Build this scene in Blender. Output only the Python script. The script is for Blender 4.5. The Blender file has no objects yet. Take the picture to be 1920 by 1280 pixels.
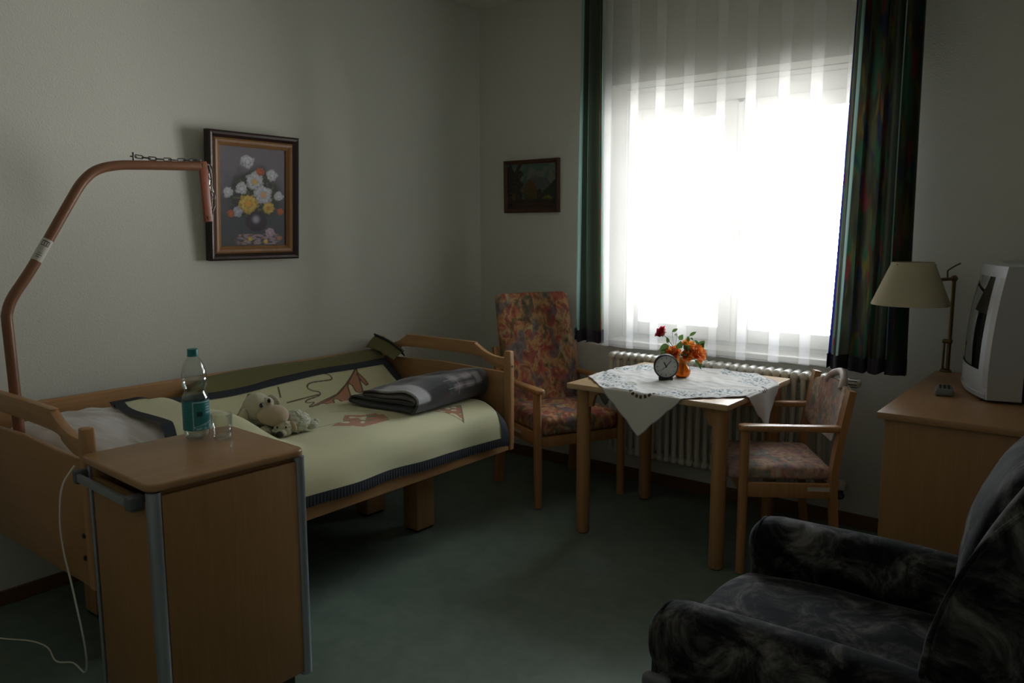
import bpy, bmesh, math, random
from math import sin, cos, pi, radians, sqrt, exp
from mathutils import Vector, Matrix, noise
random.seed(7)
S = bpy.context.scene
COL = S.collection

# ------------------------------------------------------------------ camera
cam_data = bpy.data.cameras.new('camera')
cam = bpy.data.objects.new('camera', cam_data); COL.objects.link(cam)
cam_data.sensor_width = 36.0
cam_data.lens = 1478.7 / 1920 * 36
cam_data.clip_start = 0.03
YAW, PITCH, ROLL = radians(38.04), radians(-7.994), radians(-0.07)
fw = Vector((-sin(YAW) * cos(PITCH), cos(YAW) * cos(PITCH), sin(PITCH)))
rt = Vector((cos(YAW), sin(YAW), 0)); up = rt.cross(fw)
rt2 = rt * cos(ROLL) + up * sin(ROLL); up2 = up * cos(ROLL) - rt * sin(ROLL)
m = Matrix((rt2, up2, -fw)).transposed().to_4x4(); m.translation = (0, 0, 1.47)
cam.matrix_world = m
S.camera = cam

# ------------------------------------------------------------------ colour management
S.view_settings.view_transform = 'Standard'
S.view_settings.look = 'None'
S.view_settings.gamma = 1
S.view_settings.use_curve_mapping = False
S.view_settings.exposure = 0.18
S.cycles.use_denoising = True
S.cycles.max_bounces = 10
S.cycles.diffuse_bounces = 5
S.cycles.glossy_bounces = 4
S.cycles.transmission_bounces = 8
S.cycles.transparent_max_bounces = 24
S.cycles.sample_clamp_indirect = 6
S.cycles.caustics_reflective = False
S.cycles.caustics_refractive = False

# room: left wall x=-3.42, window wall y=4.035, right wall x=.2, ceiling z=2.865
XL, YW, XR, YB, ZC = -3.42, 4.035, 0.30, -0.9, 2.865
# window opening in the window wall
WX0, WX1, WZ0, WZ1 = -2.43, -0.99, 0.80, 2.29

# ------------------------------------------------------------------ world: bright hazy day, sunlit surroundings below a pale sky
w = bpy.data.worlds.new('world'); S.world = w; w.use_nodes = True
nt = w.node_tree; N = nt.nodes; L = nt.links
bg = N['Background']; bg.inputs['Strength'].default_value = 26.0
tc = N.new('ShaderNodeTexCoord'); sp = N.new('ShaderNodeSeparateXYZ')
rp = N.new('ShaderNodeValToRGB'); rp.color_ramp.interpolation = 'EASE'
e = rp.color_ramp.elements          # input = height of the view direction, -1..1 mapped from 0; values are relative radiance
mr = N.new('ShaderNodeMapRange'); mr.inputs['From Min'].default_value = 0.0; mr.inputs['From Max'].default_value = 0.6
e[0].position = .11; e[0].color = (1.0, .99, .955, 1)
e[1].position = .145; e[1].color = (.078, .084, .088, 1)
for p_, c_ in ((.26, (.085, .092, .096)), (.45, (.32, .35, .37)), (1.0, (.62, .66, .70))):
    q = e.new(p_); q.color = (*c_, 1)
L.new(tc.outputs['Generated'], sp.inputs[0]); L.new(sp.outputs['Z'], mr.inputs['Value'])
L.new(mr.outputs[0], rp.inputs[0]); L.new(rp.outputs[0], bg.inputs['Color'])
# portal over the window opening (guides daylight sampling, gives no light of its own)
pl = bpy.data.lights.new('window_portal', 'AREA'); pl.shape = 'RECTANGLE'
pl.size = WX1 - WX0; pl.size_y = WZ1 - WZ0; pl.cycles.is_portal = True
po = bpy.data.objects.new('window_portal', pl); COL.objects.link(po)
po.location = ((WX0 + WX1) / 2, YW + .31, (WZ0 + WZ1) / 2); po.rotation_euler = (radians(-90), 0, 0)

# ------------------------------------------------------------------ helpers
def tag(o, label=None, cat=None, group=None, kind=None):
    if label: o['label'] = label
    if cat: o['category'] = cat
    if group: o['group'] = group
    if kind: o['kind'] = kind
    return o

def thing(name, label, cat, loc=(0, 0, 0), rz=0, group=None):
    o = bpy.data.objects.new(name, None); COL.objects.link(o)
    o.empty_display_size = .05
    o.location = loc; o.rotation_euler = (0, 0, rz)
    return tag(o, label, cat, group)

def part(name, bm, mat, parent=None, smooth=True, label=None, angle=40, mods=None):
    me = bpy.data.meshes.new(name)
    bmesh.ops.recalc_face_normals(bm, faces=bm.faces[:]) if getattr(bm, 'name', '') != 'x' and not bm.faces.layers.int.get('keep') else None
    if smooth:
        for f in bm.faces: f.smooth = True
        for e in bm.edges:
            if len(e.link_faces) == 2 and e.calc_face_angle(0) > radians(angle): e.smooth = False
    bm.to_mesh(me); bm.free()
    if isinstance(mat, (list, tuple)):
        for q in mat: me.materials.append(q)
    else: me.materials.append(mat)
    o = bpy.data.objects.new(name, me); COL.objects.link(o)
    if parent: o.parent = parent
    if label: o['label'] = label
    return o

def BM(): return bmesh.new()

def _join(dst, src, M4=None):
    if M4 is not None: bmesh.ops.transform(src, matrix=M4, verts=src.verts[:])
    vm = {}
    for v in src.verts: vm[v] = dst.verts.new(v.co)
    for f in src.faces:
        try:
            nf = dst.faces.new([vm[v] for v in f.verts]); nf.material_index = f.material_index
        except ValueError: pass
    src.free()

def box(bm, x0, x1, y0, y1, z0, z1, bev=.003, seg=2, M4=None):
    t = BM(); bmesh.ops.create_cube(t, size=1)
    for v in t.verts:
        v.co = Vector((x0 + (v.co.x + .5) * (x1 - x0), y0 + (v.co.y + .5) * (y1 - y0), z0 + (v.co.z + .5) * (z1 - z0)))
    if bev: bmesh.ops.bevel(t, geom=t.edges[:], offset=bev, segments=seg, affect='EDGES', profile=.5)
    _join(bm, t, M4)

def prism(bm, pts, h, bev=.003, M4=None, seg=2):
    """outline in local xy extruded along +z by h"""
    t = BM(); vs = [t.verts.new((p[0], p[1], 0)) for p in pts]
    f = t.faces.new(vs)
    r = bmesh.ops.extrude_face_region(t, geom=[f])
    bmesh.ops.translate(t, vec=(0, 0, h), verts=[g for g in r['geom'] if isinstance(g, bmesh.types.BMVert)])
    bmesh.ops.recalc_face_normals(t, faces=t.faces[:])
    if bev:
        ed = [e for e in t.edges if e.calc_face_angle(0) > radians(35)]
        bmesh.ops.bevel(t, geom=ed, offset=bev, segments=seg, affect='EDGES', profile=.5, clamp_overlap=True)
    _join(bm, t, M4)

def round_rect(x0, x1, y0, y1, r, n=6):
    out = []
    for cx, cy, a0 in ((x1 - r, y1 - r, 0), (x0 + r, y1 - r, 90), (x0 + r, y0 + r, 180), (x1 - r, y0 + r, 270)):
        for k in range(n + 1):
            a = radians(a0 + 90 * k / n); out.append((cx + r * cos(a), cy + r * sin(a)))
    return out

def catmull(pts, n=8, closed=False):
    P = [Vector(p) for p in pts]; out = []
    K = len(P)
    rng = range(K if closed else K - 1)
    for i in rng:
        if closed: p0, p1, p2, p3 = P[(i - 1) % K], P[i], P[(i + 1) % K], P[(i + 2) % K]
        else: p0, p1, p2, p3 = P[max(i - 1, 0)], P[i], P[i + 1], P[min(i + 2, K - 1)]
        for k in range(n):
            t = k / n
            out.append(.5 * ((2 * p1) + (-p0 + p2) * t + (2 * p0 - 5 * p1 + 4 * p2 - p3) * t * t + (-p0 + 3 * p1 - 3 * p2 + p3) * t ** 3))
    if not closed: out.append(P[-1].copy())
    return out

def tube(bm, pts, r, n=12, caps=True, closed=False, sec=None):
    """sweep; r number or list; sec optional list of 2D section points"""
    P = [Vector(p) for p in pts]; K = len(P)
    rs = r if isinstance(r, (list, tuple)) else [r] * K
    rings = []; up_ = None
    for i, p in enumerate(P):
        if closed: d = P[(i + 1) % K] - P[i - 1]
        else: d = P[min(i + 1, K - 1)] - P[max(i - 1, 0)]
        if d.length < 1e-9: d = Vector((0, 0, 1))
        d.normalize()
        if up_ is None:
            up_ = Vector((0, 0, 1)) if abs(d.z) < .9 else Vector((0, 1, 0))
        a = (up_ - d * up_.dot(d))
        if a.length < 1e-6: a = d.orthogonal()
        a.normalize(); up_ = a
        b = d.cross(a)
        if sec: ring = [bm.verts.new(p + b * (q[0] * rs[i]) + a * (q[1] * rs[i])) for q in sec]
        else: ring = [bm.verts.new(p + a * (rs[i] * cos(2 * pi * k / n)) + b * (rs[i] * sin(2 * pi * k / n))) for k in range(n)]
        rings.append(ring)
    nn = len(rings[0])
    for i in range(K if closed else K - 1):
        A, B = rings[i], rings[(i + 1) % K]
        for k in range(nn): bm.faces.new((A[k], A[(k + 1) % nn], B[(k + 1) % nn], B[k]))
    if caps and not closed:
        bm.faces.new(rings[0][::-1]); bm.faces.new(rings[-1])

def lathe(bm, prof, n=32, c=(0, 0, 0), M4=None, close=True):
    t = BM(); rings = []
    for r, z in prof:
        if r < 1e-6: rings.append([t.verts.new((0, 0, z))])
        else: rings.append([t.verts.new((r * cos(2 * pi * k / n), r * sin(2 * pi * k / n), z)) for k in range(n)])
    for A, B in zip(rings, rings[1:]):
        for k in range(n):
            if len(A) == 1 and len(B) == 1: continue
            if len(A) == 1: t.faces.new((A[0], B[(k + 1) % n], B[k]))
            elif len(B) == 1: t.faces.new((A[k], A[(k + 1) % n], B[0]))
            else: t.faces.new((A[k], A[(k + 1) % n], B[(k + 1) % n], B[k]))
    bmesh.ops.translate(t, vec=c, verts=t.verts[:])
    _join(bm, t, M4)

def soft(bm, c, s, r, n=10, fn=None, M4=None):
    """rounded soft block: centre c, half sizes s, rounding r, n subdivisions per side"""
    t = BM(); cache = {}
    def V(i, j, k):
        key = (i, j, k)
        if key not in cache:
            q = Vector(((2 * i / n - 1) * s[0], (2 * j / n - 1) * s[1], (2 * k / n - 1) * s[2]))
            cl = Vector([max(-(s[a] - r), min(s[a] - r, q[a])) for a in range(3)])
            d = q - cl
            p = cl + d.normalized() * r if d.length > 1e-9 else q
            if fn: p = fn(p, Vector((p.x / s[0], p.y / s[1], p.z / s[2])))
            cache[key] = t.verts.new(p)
        return cache[key]
    for a in range(n):
        for b in range(n):
            for w_ in (0, n):
                for f in (((a, b, w_), (a + 1, b, w_), (a + 1, b + 1, w_), (a, b + 1, w_)),
                          ((a, w_, b), (a + 1, w_, b), (a + 1, w_, b + 1), (a, w_, b + 1)),
                          ((w_, a, b), (w_, a + 1, b), (w_, a + 1, b + 1), (w_, a, b + 1))):
                    t.faces.new([V(*q) for q in f])
    bmesh.ops.recalc_face_normals(t, faces=t.faces[:])
    bmesh.ops.translate(t, vec=c, verts=t.verts[:])
    _join(bm, t, M4)

def ball(bm, c, s, M4=None, u=20, v=12, fn=None):
    t = BM(); bmesh.ops.create_uvsphere(t, u_segments=u, v_segments=v, radius=1)
    for q in t.verts:
        p = Vector((q.co.x * s[0], q.co.y * s[1], q.co.z * s[2]))
        if fn: p = fn(p, q.co.copy())
        q.co = p + Vector(c)
    _join(bm, t, M4)

def grid(name, nu, nv, pos, colr=None, mat=None, parent=None, label=None, smooth=True, thick=0):
    """surface from pos(u,v) with u,v in 0..1; colr(u,v)->rgb stored as colour attribute"""
    vs = []; fs = []; cs = []
    for j in range(nv + 1):
        for i in range(nu + 1):
            u, v = i / nu, j / nv
            vs.append(tuple(pos(u, v)))
            if colr: cs.append(colr(u, v))
    for j in range(nv):
        for i in range(nu):
            a = j * (nu + 1) + i
            fs.append((a, a + 1, a + nu + 2, a + nu + 1))
    me = bpy.data.meshes.new(name); me.from_pydata(vs, [], fs)
    if colr:
        at = me.color_attributes.new('Col', 'FLOAT_COLOR', 'POINT')
        flat = []
        for c in cs: flat += [c[0], c[1], c[2], 1.0]
        at.data.foreach_set('color', flat)
    if smooth: me.polygons.foreach_set('use_smooth', [True] * len(fs))
    me.materials.append(mat)
    o = bpy.data.objects.new(name, me); COL.objects.link(o)
    if parent: o.parent = parent
    if label: o['label'] = label
    if thick:
        sm = o.modifiers.new('Solidify', 'SOLIDIFY'); sm.thickness = thick; sm.offset = 0
    return o

def lerp(a, b, t): return a + (b - a) * t
def mix3(a, b, t):
    t = max(0, min(1, t)); return (a[0] + (b[0] - a[0]) * t, a[1] + (b[1] - a[1]) * t, a[2] + (b[2] - a[2]) * t)
def sstep(a, b, x):
    t = max(0, min(1, (x - a) / (b - a))); return t * t * (3 - 2 * t)
def inpoly(p, poly):
    x, y = p; c = False; j = len(poly) - 1
    for i in range(len(poly)):
        xi, yi = poly[i]; xj, yj = poly[j]
        if (yi > y) != (yj > y) and x < (xj - xi) * (y - yi) / (yj - yi) + xi: c = not c
        j = i
    return c
def dseg(p, a, b):
    ax, ay = a; bx, by = b; dx, dy = bx - ax, by - ay
    t = max(0, min(1, ((p[0] - ax) * dx + (p[1] - ay) * dy) / (dx * dx + dy * dy + 1e-12)))
    return math.hypot(p[0] - ax - t * dx, p[1] - ay - t * dy)
def dpoly(p, pts): return min(dseg(p, a, b) for a, b in zip(pts, pts[1:]))
def n3(x, y, z=0): return noise.noise(Vector((x, y, z)))

# ------------------------------------------------------------------ materials
def mat(name, color=(.5, .5, .5), rough=.5, metal=0, spec=.5, **kw):
    m = bpy.data.materials.new(name); m.use_nodes = True
    b = m.node_tree.nodes['Principled BSDF']
    b.inputs['Base Color'].default_value = (*color, 1); b.inputs['Roughness'].default_value = rough
    b.inputs['Metallic'].default_value = metal; b.inputs['Specular IOR Level'].default_value = spec
    for k, v in kw.items(): b.inputs[k.replace('_', ' ')].default_value = v
    m['b'] = 1
    return m
def nodes(m): return m.node_tree.nodes, m.node_tree.links, m.node_tree.nodes['Principled BSDF']
def objco(N, L, scale=(1, 1, 1)):
    t = N.new('ShaderNodeTexCoord'); mp = N.new('ShaderNodeMapping'); mp.inputs['Scale'].default_value = scale
    L.new(t.outputs['Object'], mp.inputs[0]); return mp.outputs[0]
def ramp(N, stops, interp='LINEAR'):
    r = N.new('ShaderNodeValToRGB'); r.color_ramp.interpolation = interp
    e = r.color_ramp.elements
    e[0].position, e[0].color = stops[0][0], (*stops[0][1], 1)
    e[1].position, e[1].color = stops[-1][0], (*stops[-1][1], 1)
    for p, c in stops[1:-1]:
        q = e.new(p); q.color = (*c, 1)
    return r
def add_bump(m, scale=(1, 1, 1), nscale=100, dist=.001, strength=1, detail=2, tex='noise'):
    N, L, b = nodes(m)
    co = objco(N, L, scale)
    t = N.new('ShaderNodeTexNoise' if tex == 'noise' else 'ShaderNodeTexVoronoi')
    t.inputs['Scale'].default_value = nscale
    if tex == 'noise': t.inputs['Detail'].default_value = detail
    L.new(co, t.inputs['Vector'])
    bp = N.new('ShaderNodeBump'); bp.inputs['Distance'].default_value = dist; bp.inputs['Strength'].default_value = strength
    L.new(t.outputs[0], bp.inputs['Height']); L.new(bp.outputs[0], b.inputs['Normal'])
    return m
def noise_color(m, stops, scale=(1, 1, 1), nscale=5, detail=4, distort=0, rough=.5):
    N, L, b = nodes(m); co = objco(N, L, scale)
    t = N.new('ShaderNodeTexNoise'); t.inputs['Scale'].default_value = nscale; t.inputs['Detail'].default_value = detail
    t.inputs['Distortion'].default_value = distort; t.inputs['Roughness'].default_value = rough
    L.new(co, t.inputs['Vector']); r = ramp(N, stops); L.new(t.outputs[0], r.inputs[0]); L.new(r.outputs[0], b.inputs['Base Color'])
    return m
def wood(name, a, b_, axis='x', rough=.42, k=1.0):
    sc = {'x': (2.5, 45, 45), 'y': (45, 2.5, 45), 'z': (45, 45, 2.5)}[axis]
    m = mat(name, a, rough, spec=.45)
    mid = mix3(a, b_, .5)
    noise_color(m, [(.3, a), (.5, mid), (.72, b_)], sc, 1.2 * k, 5, .3, .6)
    return m
def attr_mat(name, rough=.8, spec=.2, trans=0, sheen=0):
    m = mat(name, (.5, .5, .5), rough, spec=spec, Sheen_Weight=sheen)
    N, L, b = nodes(m); a = N.new('ShaderNodeAttribute'); a.attribute_name = 'Col'
    L.new(a.outputs['Color'], b.inputs['Base Color'])
    if trans:
        tr = N.new('ShaderNodeBsdfTranslucent'); mx = N.new('ShaderNodeMixShader'); mx.inputs[0].default_value = trans
        L.new(a.outputs['Color'], tr.inputs[0]); L.new(b.outputs[0], mx.inputs[1]); L.new(tr.outputs[0], mx.inputs[2])
        L.new(mx.outputs[0], N['Material Output'].inputs['Surface'])
    return m

BEECH_A, BEECH_B = (.46, .255, .115), (.37, .195, .082)
M_wx = wood('beech_x', BEECH_A, BEECH_B, 'x'); M_wy = wood('beech_y', BEECH_A, BEECH_B, 'y'); M_wz = wood('beech_z', BEECH_A, BEECH_B, 'z')
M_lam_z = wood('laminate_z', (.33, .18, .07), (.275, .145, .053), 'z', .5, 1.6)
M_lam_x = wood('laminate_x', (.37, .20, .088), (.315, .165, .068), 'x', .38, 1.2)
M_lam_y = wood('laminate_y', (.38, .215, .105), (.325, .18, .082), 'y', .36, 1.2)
M_tabletop = wood('pale_beech', (.60, .42, .24), (.52, .35, .19), 'x', .3)
M_edge = mat('beech_edge', (.45, .23, .09), .4)
M_cwood = wood('chair_beech', (.47, .25, .11), (.37, .185, .075), 'z', .38)
M_black = mat('black_plastic', (.012, .012, .013), .45)
M_grey = mat('grey_plastic', (.10, .11, .125), .5)
M_alu = mat('brushed_aluminium', (.42, .45, .50), .38, .75); add_bump(M_alu, (200, 200, 3), 3, .0003, .5)
M_steel = mat('steel', (.55, .53, .5), .3, 1)
M_dsteel = mat('dark_steel', (.10, .095, .09), .4, .9)
M_brass = mat('old_brass', (.16, .105, .045), .4, .85)
M_white = mat('radiator_enamel', (.72, .70, .62), .35)
M_wplastic = mat('white_plastic', (.75, .74, .66), .4)

# walls: rough textured plaster
def wall_mat(name, c):
    m = mat(name, c, .85, spec=.2)
    N, L, b = nodes(m); co = objco(N, L)
    v = N.new('ShaderNodeTexVoronoi'); v.feature = 'SMOOTH_F1'; v.inputs['Scale'].default_value = 140; v.inputs['Smoothness'].default_value = .6
    n = N.new('ShaderNodeTexNoise'); n.inputs['Scale'].default_value = 120; n.inputs['Detail'].default_value = 5
    ad = N.new('ShaderNodeMath'); ad.operation = 'ADD'
    L.new(co, v.inputs['Vector']); L.new(co, n.inputs['Vector']); L.new(v.outputs[0], ad.inputs[0]); L.new(n.outputs[0], ad.inputs[1])
    bp = N.new('ShaderNodeBump'); bp.inputs['Distance'].default_value = .0010; bp.inputs['Strength'].default_value = .7
    L.new(ad.outputs[0], bp.inputs['Height']); L.new(bp.outputs[0], b.inputs['Normal'])
    return m
M_wall = wall_mat('textured_plaster', (.60, .605, .55))
M_ceil = wall_mat('ceiling_paint', (.60, .59, .52))
M_floor = mat('green_linoleum', (.1, .14, .11), .42, spec=.45)
noise_color(M_floor, [(.3, (.105, .145, .12)), (.5, (.13, .175, .145)), (.7, (.16, .205, .17))], (1, 1, 1), 9, 8, .6, .7)

# ------------------------------------------------------------------ room shell
def struct(name, bm, m, **kw):
    o = part(name, bm, m, smooth=False, **kw); o['kind'] = 'structure'; return o
T = .12
b = BM(); box(b, XL - T, XR + T, YB - T, YW + .3, -.12, 0, 0); struct('floor', b, M_floor)
b = BM(); box(b, XL - T, XR + T, YB - T, YW + .3, ZC, ZC + .12, 0); struct('ceiling', b, M_ceil)
b = BM(); box(b, XL - T, XL, YB - T, YW + .3, 0, ZC, 0); struct('wall_left', b, M_wall)
b = BM(); box(b, XR, XR + T, YB - T, YW + .3, 0, ZC, 0); struct('wall_right', b, M_wall)
b = BM(); box(b, XL, XR, YB - T, YB, 0, ZC, 0); struct('wall_back', b, M_wall)
b = BM()
for x0, x1, z0, z1 in ((XL, WX0, 0, ZC), (WX1, XR, 0, ZC), (WX0, WX1, 0, WZ0), (WX0, WX1, WZ1, ZC)):
    box(b, x0, x1, YW, YW + .3, z0, z1, 0)
struct('wall_window', b, M_wall)
b = BM(); box(b, WX0 + .002, WX1 - .002, YW - .03, YW + .155, WZ0 + .001, WZ0 + .03, .004)
struct('trim_1', b, mat('sill_stone', (.62, .60, .55), .35))
M_base = wood('baseboard_wood', (.17, .085, .038), (.12, .055, .025), 'x', .45)
b = BM(); box(b, XL + .014, XR - .001, YW - .014, YW - .0005, 0.0005, .07, .003); struct('baseboard_window', b, M_base)
b = BM(); box(b, XL + .0005, XL + .014, YB, YW - .0145, 0.0005, .06, .003); struct('baseboard_left', b, M_base)
b = BM(); box(b, XR - .014, XR - .0005, YB, YW - .0145, 0.0005, .06, .003); struct('baseboard_right', b, M_base)

# window: white frame with two casements
M_frame = mat('window_white', (.78, .78, .75), .35)
M_glass = bpy.data.materials.new('pane_glass'); M_glass.use_nodes = True
N_, L_ = M_glass.node_tree.nodes, M_glass.node_tree.links
tr = N_.new('ShaderNodeBsdfTransparent'); gl = N_.new('ShaderNodeBsdfGlossy'); gl.inputs['Roughness'].default_value = .02
fr = N_.new('ShaderNodeFresnel'); fr.inputs[0].default_value = 1.45; mx = N_.new('ShaderNodeMixShader')
L_.new(fr.outputs[0], mx.inputs[0]); L_.new(tr.outputs[0], mx.inputs[1]); L_.new(gl.outputs[0], mx.inputs[2]); L_.new(mx.outputs[0], N_['Material Output'].inputs['Surface'])
def ring(bm, x0, x1, z0, z1, w_, y0, y1, bev=.004):
    box(bm, x0, x0 + w_, y0, y1, z0, z1, bev); box(bm, x1 - w_, x1, y0, y1, z0, z1, bev)
    box(bm, x0 + w_, x1 - w_, y0, y1, z0, z0 + w_, bev); box(bm, x0 + w_, x1 - w_, y0, y1, z1 - w_, z1, bev)
b = BM()
FT = 2.215
ring(b, WX0 + .002, WX1 - .002, WZ0 + .002, WZ1 - .002, .055, YW + .17, YW + .24)
box(b, WX0 + .05, WX1 - .05, YW + .165, YW + .24, FT - .065, WZ1 - .03, .004)
box(b, -1.752, -1.688, YW + .165, YW + .24, WZ0 + .05, FT - .04, .004)
win = struct('window_1', b, M_frame)
for x0, x1, nm in ((WX0 + .045, -1.735, 'casement'), (-1.705, WX1 - .045, 'casement')):
    b = BM(); ring(b, x0, x1, WZ0 + .055, FT - .05, .075, YW + .15, YW + .2, .006); cs = part('casement', b, M_frame, win)
    b = BM(); box(b, x0 + .07, x1 - .07, YW + .178, YW + .182, WZ0 + .125, FT - .12, 0); part('pane', b, M_glass, cs, smooth=False)
for z in (1.86, 1.92):
    b = BM(); box(b, WX0 + .05, WX0 + .066, YW + .138, YW + .152, z - .018, z + .012, .003); part('hinge', b, M_grey, win)
b = BM(); box(b, -1.735, -1.70, YW + .135, YW + .15, 1.42, 1.52, .004); box(b, -1.728, -1.708, YW + .1, YW + .138, 1.5, 1.52, .004); box(b, -1.728, -1.708, YW + .098, YW + .112, 1.38, 1.52, .005)
part('handle', b, M_wplastic, win)

# ------------------------------------------------------------------ sheer curtain (pleated voile)
M_sheer = bpy.data.materials.new('white_voile'); M_sheer.use_nodes = True
N_, L_ = M_sheer.node_tree.nodes, M_sheer.node_tree.links
N_.remove(N_['Principled BSDF'])
tr = N_.new('ShaderNodeBsdfTransparent'); tl = N_.new('ShaderNodeBsdfTranslucent'); df = N_.new('ShaderNodeBsdfDiffuse')
for q in (tl, df): q.inputs['Color'].default_value = (.97, .97, .97, 1)
m1 = N_.new('ShaderNodeMixShader'); m1.inputs[0].default_value = .5; m2 = N_.new('ShaderNodeMixShader'); m2.inputs[0].default_value = .23
L_.new(tl.outputs[0], m1.inputs[1]); L_.new(df.outputs[0], m1.inputs[2])
L_.new(tr.outputs[0], m2.inputs[1]); L_.new(m1.outputs[0], m2.inputs[2]); L_.new(m2.outputs[0], N_['Material Output'].inputs['Surface'])
SX0, SX1 = -2.50, -.93
path = []; x = SX0; rnd = random.Random(3)
path.append((x, 0.0))
while x < SX1:
    d = .105 + rnd.random() * .03; ov = .034 + rnd.random() * .018; yy = rnd.uniform(-.004, .004)
    path += [(x + d * .5, yy + .004), (x + d, yy - .004), (x + d + ov, yy - .012), (x + d + ov + .003, yy - .004), (x + d, yy + .003), (x + d - .003, yy + .010), (x + d + ov * .7, yy + .012)]
    x += d + ov
SP = catmull([(p[0], p[1], 0) for p in path], 3)
def sheer_pos(u, v):
    p = SP[min(len(SP) - 1, int(round(u * (len(SP) - 1))))]
    z = lerp(.812, 2.80, v) + .004 * sin(p.x * 9)
    k = 1 + .5 * (1 - v) ** 2
    return (p.x + .004 * sin(z * 2 + p.x * 5) * (1 - v), 3.895 + p.y * k + .004 * sin(p.x * 13 + z) * (1 - v), z)
sh = grid('sheer_curtain', len(SP) - 1, 60, sheer_pos, None, M_sheer)
tag(sh, 'sheer white pleated voile curtain hanging in front of the window', 'curtain')
M_hemsheer = mat('voile_hem', (.85, .85, .87), .8)
# curtain rail on the ceiling
b = BM(); box(b, -2.65, -.60, 3.80, 3.975, 2.815, 2.8645, .004)
tag(part('curtain_rail', b, M_wplastic), 'white double curtain rail under the ceiling above the window', 'curtain rail')

# ------------------------------------------------------------------ printed drapes
M_drape = attr_mat('printed_drape', .85, .15, .30)
M_dhem = mat('drape_hem', (.035, .03, .045), .9)
def feather(x, z, seed):
    """muted red / yellow / green feather print"""
    c = mix3((.028, .03, .022), (.055, .06, .035), n3(x * 18, z * 7, seed) * 1.2 + .5)
    for k, (col, fx, fz, th) in enumerate((((.11, .028, .028), 16, 5, .27), ((.085, .075, .02), 19, 6, .30), ((.025, .07, .04), 14, 5, .26), ((.022, .03, .05), 15, 6, .33))):
        q = n3(x * fx + z * 3 + k * 9, z * fz - x * 6, seed + k * 3.7)
        c = mix3(c, col, sstep(th - .08, th + .1, q))
    return c
def drape(name, label, xt0, xt1, xb0, xb1, y, z0, z1, folds, amp, seed, stripes, rev=False):
    root = thing(name, label, 'curtain', ((xb0 + xb1) / 2, y, z0)); ox, oy, oz = root.location
    rr = random.Random(seed); ph = [rr.uniform(-.5, .5) for _ in range(8)]
    def pos(u, v):
        uu = u + .012 * sin(u * 17 + seed)
        x = lerp(lerp(xb0, xb1, uu), lerp(xt0, xt1, uu), v ** .8)
        a = amp * (.6 + .4 * (1 - v)) * (1 + .35 * sin(u * 11 + seed))
        yy = y + a * sin(2 * pi * folds * u + ph[0] + .5 * sin(3 * v + ph[1])) + .012 * sin(2 * pi * folds * 2.3 * u + ph[2] + v)
        x += .012 * cos(2 * pi * folds * u + ph[0])
        return (x - ox, yy - oy, lerp(z0 + .006 * sin(u * 40), z1, v) - oz)
    def colr(u, v):
        t = stripes(u)
        z = v * (z1 - z0)
        if t == 0: return feather(u * 1.9, z, seed)
        if t == 1: return mix3((.38, .56, .53), (.26, .42, .40), n3(u * 80, z * 3, 1) + .5)
        if t == 2: return (.06, .075, .055)
        if t == 3:
            base = (.12, .26, .20); q = n3(u * 60, z * 12, seed)
            base = mix3(base, (.30, .08, .08), sstep(.12, .3, q)); return mix3(base, (.28, .24, .10), sstep(.15, .32, -q))
        return (.02, .03, .22)
    grid('fabric', 240, 170, pos, colr, M_drape, root)
    def hp(u, v): 
        p = pos(u, 0); return (p[0], p[1] + .003, p[2] + v * .075 - .001)
    def hp2(u, v):
        p = pos(u, 0); return (p[0], p[1] - .003, p[2] + v * .07 - .001)
    grid('hem', 160, 3, hp2, None, M_dhem, root, label='dark hem band along the bottom')
    return root
drape('patterned_drape', 'teal and dark patterned drape on the left of the window beside the small mountain painting',
      -2.53, -2.365, -2.555, -2.325, 3.84, .835, 2.81, 2.6, .035, 1.3,
      lambda u: 1 if (u < .30 or .42 < u < .62 or .80 < u < .86) else (2 if u < .80 else (3 if u < .97 else 0)))
drape('patterned_drape', 'dark red and green patterned drape on the right of the window behind the lamp shade',
      -1.06, -.76, -1.105, -.735, 3.82, .825, 2.81, 4.6, .035, 5.2,
      lambda u: 4 if u < .025 else 3 if u < .11 else (2 if (.11 < u < .15 or .27 < u < .30 or .60 < u < .66 or u > .86) else (1 if (.15 < u < .17 or .745 < u < .765) else 0)))

# ------------------------------------------------------------------ radiator
root = thing('radiator', 'white ribbed column radiator on the wall under the window', 'radiator', (-1.70, 3.925, .19))
sec_b = BM()
for dy in (-.036, .036):
    tube(sec_b, [(0, dy, .03), (0, dy, .55)], .0135, 10)
soft(sec_b, (0, 0, .565), (.0215, .052, .024), .021, 6)
soft(sec_b, (0, 0, .02), (.0215, .052, .022), .020, 6)
base_sec = part('section', sec_b, M_white, root)
nsec = 27; pitch = .0455
base_sec.location = (-.615, 0, 0)
for k in range(1, nsec):
    c = base_sec.copy(); COL.objects.link(c); c.parent = root; c.location = (-.615 + k * pitch, 0, 0)
b = BM(); tube(b, [(-.615, 0, .565), (.60, 0, .565)], .012, 10); tube(b, [(-.615, 0, .02), (.60, 0, .02)], .012, 10)
for xx in (-.45, .45): box(b, xx - .01, xx + .01, 0, .109, .5, .53, .002)
part('header_pipe', b, M_white, root)
b = BM(); tube(b, [(.59, 0, .556), (.655, 0, .556)], .014, 14); tube(b, [(.635, 0, .556), (.635, .09, .556), (.635, .109, .556)], .011, 12)
part('valve_body', b, M_steel, root, label='brassy grey valve body')
b = BM()
prof = [(0, 0), (.016, 0), (.018, .01), (.021, .014), (.022, .03), (.0205, .034), (.022, .038), (.0205, .045), (.022, .05), (.0205, .057), (.022, .062), (.019, .074), (.012, .080), (0, .081)]
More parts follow.
